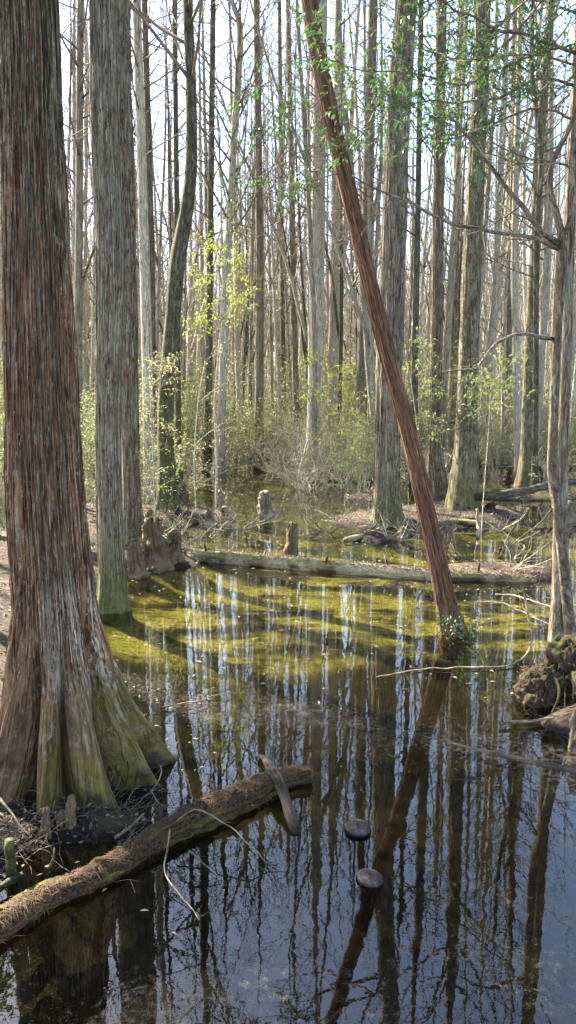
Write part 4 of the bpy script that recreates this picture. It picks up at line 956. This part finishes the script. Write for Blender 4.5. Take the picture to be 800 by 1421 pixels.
stick('pale upright stick before the moss-covered conical base', [(663, 748), (664, 730), (662, 706)], [.0, .15, .45], .03, seed=14, twigs=1, tip=.8)
stick('mossy leaning stick just right of the leaning tree, near the far bank', [(618, 765), (626, 745), (634, 732)], [.0, .22, .36], .03, 'bark_mossy', 15)
stick('thin twig lying on the pool between the massive cypress and centre', [(222, 982), (262, 975), (300, 965), (340, 960)], [.02, .03, .03, .02], .006, seed=16, twigs=5, tl=.2)
stick('short twig standing out of the pool before the flat stick', [(672, 925), (668, 910), (660, 902)], [.0, .08, .14], .006, seed=17, twigs=1)
stick('fallen pale branch lying on the far pool surface left', [(278, 672), (320, 652), (370, 642)], [.05, .3, .5], .02, seed=18, twigs=5, tl=.5)
stick('thin branch over the debris mound at right', [(662, 836), (700, 838), (762, 866)], [.02, .06, .02], .010, 'twig', 19, 3)
stick('pale split branch lying on the water beside the slender right tree', [(688, 825), (722, 828), (765, 842)], [.04, .06, .1], .012, seed=20, twigs=4, tl=.3)
for i, (px, py) in enumerate([(520, 730), (575, 738), (455, 738), (330, 735), (262, 745), (500, 738), (622, 742), (470, 728), (225, 735), (290, 745), (345, 728), (200, 770), (590, 745), (700, 735), (640, 775), (545, 750), (168, 790), (250, 770), (770, 745), (700, 800)]):
    p = gnd(px, py)
    b = MB(); rnd = random.Random(200 + i)
    for k in range(9):
        a = rnd.uniform(0, 6.28); branch(b, V((rnd.uniform(-.15, .15), rnd.uniform(-.1, .1), -.03)), V((cos(a), sin(a) * .6, rnd.uniform(.15, .9))), rnd.uniform(.3, .9), rnd.uniform(.006, .012), 1, rnd, gnarl=.35, kids=4)
    o = b.build('brush_pile', M['brush' if i % 2 else 'twig']); o.location = (p.x, p.y, max(0, terr(p.x, p.y)))
    tag(o, ['pale twig tangle at the left foot of the large fissured cypress', 'twig tangle between the large fissured and fluted-base cypress', 'bare twig tangle in water left of the short mossy branch',
            'bare twig tangle right of the two pale knees', 'twig tangle at the left end of the crossing log', 'low twig tangle beside the short mossy branch',
            'twig tangle by the mossy leaning stick', 'thin bare twig tangle in the far pool left of the large cypress',
            'twig tangle among the knees on the left bank', 'twig tangle between the left bank and the two pale knees', 'sparse twig tangle between the pale knees and the squat one',
            'twigs in front of the leftmost brown knee', 'twig tangle in front of the fluted-base cypress', 'twigs in water right of the moss-covered base', 'twigs on the debris mound by the leaning tree',
            'twigs at the right foot of the large fissured cypress', 'twigs between the mossy-footed cypress and the knee cluster', 'twigs beside the right end knee of the left bank',
            'twigs in water behind the slender pale-barked tree', 'twigs at the right end of the debris mound'][i], 'brush pile')

# ------------------------------------------------------------------ litter (uncountable)
rl = random.Random(5); lb_ = MB()
def scatter(n, fx, z_off, Lr, Wr, tilt=.4):
    for _ in range(n):
        x, y = fx(); z = terr(x, y)
        if z < 0: 
            if rl.random() < (.975 if y < 5.2 else .93): continue
            z = .003; tl_ = .03
        else: tl_ = tilt; z += z_off
        a = rl.uniform(0, 6.28)
        lb_.leaf(V((x, y, z)), V((cos(a), sin(a), rl.uniform(-tl_, tl_))), V((rl.uniform(-tl_, tl_), rl.uniform(-tl_, tl_), 1)), rl.uniform(*Lr), rl.uniform(*Wr), .15)
scatter(5000, lambda: (rl.uniform(-3.0, -.5), rl.uniform(3.2, 6.5)), .006, (.02, .055), (.006, .022), .6)
scatter(22000, lambda: (rl.uniform(-5, 6), rl.uniform(6, 18)), .008, (.03, .09), (.012, .035), .7)
scatter(22000, lambda: (rl.uniform(-12, 12), rl.uniform(17, 34)), .02, (.06, .16), (.03, .07), .8)
scatter(900, lambda: (rl.uniform(-2, 2.6), rl.uniform(2.6, 7)), .006, (.006, .018), (.003, .009))
tag(lb_.build('leaf_litter', M['litter'], smooth=False), 'brown fallen leaves scattered over the banks and floating on the pool', 'leaf litter', kind='stuff')
tb_ = MB()
for _ in range(2600):
    c_ = rl.random()
    if c_ < .45: x, y = rl.uniform(-2.4, -.6), rl.uniform(3.4, 5.4)
    elif c_ < .8: x, y = rl.uniform(-4.5, 4.5), rl.uniform(9, 17)
    else: x, y = rl.uniform(.9, 2.6), rl.uniform(4.2, 7)
    z = terr(x, y)
    if z < -.02: continue
    a = rl.uniform(0, 6.28); branch(tb_, V((x, y, z + .005)), V((cos(a), sin(a), rl.uniform(0, .5))), rl.uniform(.08, .35), rl.uniform(.0018, .005), 1 if rl.random() < .4 else 0, rl, gnarl=.3, up=-.04, kids=3)
tag(tb_.build('twig_litter', M['twig']), 'fine dead twigs littering the muddy banks', 'twig litter', kind='stuff')
# dark twigs of litter in the film line of the pool
fb = MB()
for _ in range(260):
    x = rl.uniform(-1.1, 2.4); y = 5.75 - .42 * x + rl.gauss(0, .42); a = rl.uniform(0, 6.28)
    branch(fb, V((x, y, .002)), V((cos(a), sin(a), 0)), rl.uniform(.04, .22), rl.uniform(.0012, .003), 0, rl, gnarl=.25, up=0)
tag(fb.build('floating_twigs', M['bark_brown']), 'thin drift of floating twiglets across the near pool', 'floating debris', kind='stuff')

# ------------------------------------------------------------------ the forest behind
def variant(seed, r, H, mat, z0, n, L, elev, name):
    rnd = random.Random(seed); root = thing(name, 'tree', 'tree', (0, 0, 0))
    keys = []; x = y = 0.0; dx, dy = rnd.uniform(-.02, .02), rnd.uniform(-.02, .02)
    z = -.3
    while z < H:
        keys.append((V((x, y, z)), max(.015, r * (1 - max(0, z) / H) ** .75))); z += 1.5
        dx += rnd.uniform(-.025, .025) - x * .03; dy += rnd.uniform(-.025, .025) - y * .03; x += dx * 1.5; y += dy * 1.5
    pts, rads = smooth_path(keys, .5)
    def rf(a, d, p): return r * (.55 * exp(-max(0, p.z) / .5) * (.4 + .6 * cos(a * 5 + seed)) + .10 * noise.noise(V((cos(a) * 2, sin(a) * 2, p.z * .8))))
    mb = MB(); mb.tube(pts, rads, 14, rf, R0=r)
    if seed in (4, 5, 6, 8, 10, 2):                 # forked trunks
        j = int(len(pts) * rnd.uniform(.2, .45)); a = rnd.uniform(0, 6.28); q = [pts[j]]; qr = [rads[j] * .8]; d_ = V((cos(a) * .45, sin(a) * .45, 1))
        while q[-1].z < H * .93:
            d_ = (d_ + V((rnd.uniform(-.12, .12), rnd.uniform(-.12, .12), .12))).normalized(); q.append(q[-1] + d_ * .9); qr.append(max(.012, qr[0] * (1 - (q[-1].z - q[0].z) / (H - q[0].z + .5)) ** .8))
        mb.tube(q, qr, 10, R0=r * .8)
        crown_extra = list(zip(q, qr))
    else: crown_extra = None
    mb.build('trunk', mat, root)
    cb = MB(); crown(cb, list(zip(pts, rads)), z0, int(n * .7), L, rnd, level=2, elev=elev, r0=.03, kids=4)
    cb.build('branches', M['twig_far'], root)
    if crown_extra:
        cb = MB(); crown(cb, crown_extra, z0, int(n * .4), L * .9, rnd, level=2, elev=elev, r0=.025, kids=4); cb.build('branches', M['twig_far'], root)
    return root
THIN = lambda seed, r, H, mat: variant(seed, r, H, mat, 1.5, 26, 1.6, 1.2, 'thin_tree')
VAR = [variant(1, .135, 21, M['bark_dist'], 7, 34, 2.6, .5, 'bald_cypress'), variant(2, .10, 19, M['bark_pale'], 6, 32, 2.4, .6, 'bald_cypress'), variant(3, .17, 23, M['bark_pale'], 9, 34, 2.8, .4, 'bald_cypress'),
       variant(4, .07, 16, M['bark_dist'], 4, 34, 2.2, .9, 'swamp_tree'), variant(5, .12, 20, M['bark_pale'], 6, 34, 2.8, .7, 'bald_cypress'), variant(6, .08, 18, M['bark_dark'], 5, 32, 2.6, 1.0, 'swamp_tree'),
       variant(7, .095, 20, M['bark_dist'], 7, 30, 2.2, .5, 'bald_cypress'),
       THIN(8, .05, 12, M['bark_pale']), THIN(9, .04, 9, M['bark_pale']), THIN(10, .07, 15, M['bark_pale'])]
GL = ['medium grey bare cypress in the distant crowd of trunks', 'slim pale bare cypress in the distant crowd of trunks', 'thick pale grey bare cypress in the distant crowd of trunks',
      'very thin brown bare tree in the distant crowd of trunks', 'pale bare cypress with many limbs in the distant crowd of trunks', 'thin dark bare tree in the distant crowd of trunks', 'slim brown bare cypress in the distant crowd of trunks',
      'thin pale twiggy young tree in the distant crowd of trunks', 'small pale twiggy young tree in the distant crowd of trunks', 'thin tall pale twiggy tree in the distant crowd of trunks']
rf_ = random.Random(31); placed = []; first = set(); cnt = 0; tries = 0
while cnt < 840 and tries < 40000:
    tries += 1
    Y = 22 + 76 * (rf_.random() ** .85); u = rf_.uniform(-.44, .44)
    if cnt > 825: Y = rf_.uniform(14, 40); u = rf_.uniform(-.75, -.45)
    x = u * Y
    if Y < 28 and -.16 < u < .02: continue
    if any((x - a) ** 2 + (Y - b_) ** 2 < (.8 + Y * .004) ** 2 for a, b_ in placed): continue
    placed.append((x, Y)); k = rf_.choice((0, 1, 2, 4, 6, 3, 3, 3, 5, 7, 7, 8, 8, 9)); sc = rf_.uniform(.85, 1.08) if k < 7 else rf_.uniform(.6, 1.1)
    tilt = (rf_.gauss(0, .03), rf_.gauss(0, .03)) if k < 7 else (rf_.gauss(0, .09), rf_.gauss(0, .09)); rz = rf_.uniform(0, 6.28); z = max(terr(x, Y), -.1)
    if k in first: o = copy_tree(VAR[k], (x, Y, z), rz, sc, tilt)
    else:
        first.add(k); o = VAR[k]; o.location = (x, Y, z); o.rotation_euler = (tilt[0], tilt[1], rz); o.scale = (sc,) * 3
    o['label'] = GL[k]; o['group'] = ['distant medium grey cypresses', 'distant slim pale cypresses', 'distant thick grey cypresses', 'distant very thin brown trees', 'distant many-limbed pale cypresses', 'distant thin dark trees', 'distant slim brown cypresses', 'distant thin pale young trees', 'distant small brown young trees', 'distant thin grey twiggy trees'][k]
    cnt += 1
# the far-off wood as one mass
fw = MB(); rw = random.Random(2)
for i in range(1700):
    Y = rw.uniform(92, 150); x = rw.uniform(-.5, .5) * Y; H = rw.uniform(13, 24); r = rw.uniform(.05, .15)
    pts = [V((x, Y, -.2)), V((x + rw.uniform(-.3, .3), Y, H * .35)), V((x + rw.uniform(-.6, .6), Y, H * .7)), V((x + rw.uniform(-.8, .8), Y, H))]
    fw.tube(pts, [r, r * .85, r * .5, .02], 5, cap=False)
    for k in range(14):
        z = H * rw.uniform(.25, 1); a = rw.uniform(0, 6.28); L = rw.uniform(1, 3)
        p = V((x, Y, z)); q = p + V((cos(a) * L, sin(a) * L, L * .6)); fw.tube([p, (p + q) / 2 - V((0, 0, .15)), q], [.03, .02, .008], 3, cap=False)
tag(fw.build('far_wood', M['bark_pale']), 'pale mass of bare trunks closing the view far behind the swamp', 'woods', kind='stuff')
# low undergrowth mass
ub = MB(); ru = random.Random(6)
for i in range(5200):
    Y = 28 + 50 * ru.random() ** 1.3; x = ru.uniform(-.42, .42) * Y; z = max(0, terr(x, Y))
    if noise.noise(V((x * .3, Y * .3, 24))) < .22 or i % 2: continue
    for k in range(3):
        a = ru.uniform(0, 6.28); branch(ub, V((x, Y, z)), V((cos(a) * .7, sin(a) * .7, ru.uniform(.5, 2))), ru.uniform(.4, 1.3), .026, 1 if k == 0 else 0, ru, kids=4, gnarl=.3)
tag(ub.build('undergrowth', M['brush']), 'pale twiggy undergrowth covering the forest floor beyond the pool', 'undergrowth', kind='stuff')
ub = MB()
for i in range(7000):
    Y = 28 + 55 * ru.random() ** 1.3; x = ru.uniform(-.42, .42) * Y; c_ = noise.noise(V((x * .25, Y * .25, 4)))
    if c_ < .3: continue
    z = max(0, terr(x, Y)) + ru.random() ** 1.6 * 1.3
    for k in range(3): ub.leaf(V((x, Y, z)) + V((ru.uniform(-.2, .2), ru.uniform(-.2, .2), ru.uniform(-.1, .1))), V((ru.uniform(-1, 1), ru.uniform(-1, 1), ru.uniform(-.5, .5))), V((0, 0, 1)), ru.uniform(.12, .24), ru.uniform(.06, .11))
ub2 = MB()
for i in range(15000):
    Y = 25 + 45 * ru.random() ** 1.4; x = ru.uniform(-.42, .42) * Y; c_ = noise.noise(V((x * .3, Y * .3, 14)))
    if c_ < -.1: continue
    z = max(0, terr(x, Y)) + ru.random() ** 1.5 * 1.5
    for k in range(2): ub2.leaf(V((x, Y, z)) + V((ru.uniform(-.2, .2), ru.uniform(-.2, .2), ru.uniform(-.1, .1))), V((ru.uniform(-1, 1), ru.uniform(-1, 1), ru.uniform(-.5, .5))), V((0, 0, 1)), ru.uniform(.07, .18), ru.uniform(.04, .08))
tag(ub2.build('dry_leaves', M['leaf_pale'], smooth=False), 'pale dry leaves caught in the undergrowth beyond the pool', 'dry leaves', kind='stuff')
tag(ub.build('ground_cover', M['leaf_mid'], smooth=False), 'green leafy ground cover among the distant trunks', 'ground cover', kind='stuff')

# ------------------------------------------------------------------ air
HAZE = 0
if HAZE:
    hb = MB(); x0, x1, y0, y1, z0, z1 = -180, 180, -70, 270, -1.6, 27
    hb.v = [V((x, y, z)) for z in (z0, z1) for x, y in ((x0, y0), (x1, y0), (x1, y1), (x0, y1))]; hb.b = [(0, 0, 0)] * 8
    hb.f = [(3, 2, 1, 0), (4, 5, 6, 7), (0, 1, 5, 4), (1, 2, 6, 5), (2, 3, 7, 6), (3, 0, 4, 7)]
    m, nt, out = newmat('thin_haze'); pv = nt.nodes.new('ShaderNodeVolumePrincipled'); pv.inputs['Color'].default_value = (.93, .96, 1, 1)
    pv.inputs['Density'].default_value = HAZE; pv.inputs['Anisotropy'].default_value = .55; nt.links.new(pv.outputs[0], out.inputs['Volume'])
    tag(hb.build('haze', m, smooth=False), kind='stuff')

# ------------------------------------------------------------------ light
EL = radians(42); AZ = radians(-48)          # azimuth from +Y, negative to the left
wd = bpy.data.worlds.new('World'); S.world = wd; wd.use_nodes = True; nt = wd.node_tree
bg = nt.nodes['Background']; sky = nt.nodes.new('ShaderNodeTexSky'); sky.sky_type = 'NISHITA'; sky.sun_disc = False
sky.sun_elevation = EL; sky.sun_rotation = AZ; sky.air_density = 1.0; sky.dust_density = 1.6; sky.ozone_density = 2.0
nt.links.new(sky.outputs[0], bg.inputs[0]); bg.inputs[1].default_value = .08
sd = bpy.data.lights.new('sun', 'SUN'); sd.energy = 5.0; sd.angle = radians(.5); sd.color = (1, .93, .82)
so = bpy.data.objects.new('sun', sd); COL.objects.link(so); so.location = (-10, 20, 30)
ts = V((sin(AZ) * cos(EL), cos(AZ) * cos(EL), sin(EL))); so.rotation_euler = ts.to_track_quat('Z', 'Y').to_euler()

cam = bpy.data.cameras.new('camera'); co_ = bpy.data.objects.new('camera', cam); COL.objects.link(co_); S.camera = co_
co_.location = (0, 0, CAM_H); co_.rotation_euler = (pi / 2 - PITCH, 0, 0)
cam.sensor_fit = 'VERTICAL'; cam.sensor_height = 24; cam.lens = 24 * FPX / 1421; cam.clip_end = 600; cam.clip_start = .05
S.view_settings.view_transform = 'Standard'; S.view_settings.look = 'None'; S.view_settings.exposure = 2.95; S.view_settings.gamma = 1
S.view_settings.use_curve_mapping = False
S.cycles.max_bounces = 8; S.cycles.diffuse_bounces = 3; S.cycles.glossy_bounces = 3; S.cycles.transparent_max_bounces = 12; S.cycles.volume_bounces = 1
S.cycles.use_denoising = True
S.cycles.sample_clamp_indirect = 6
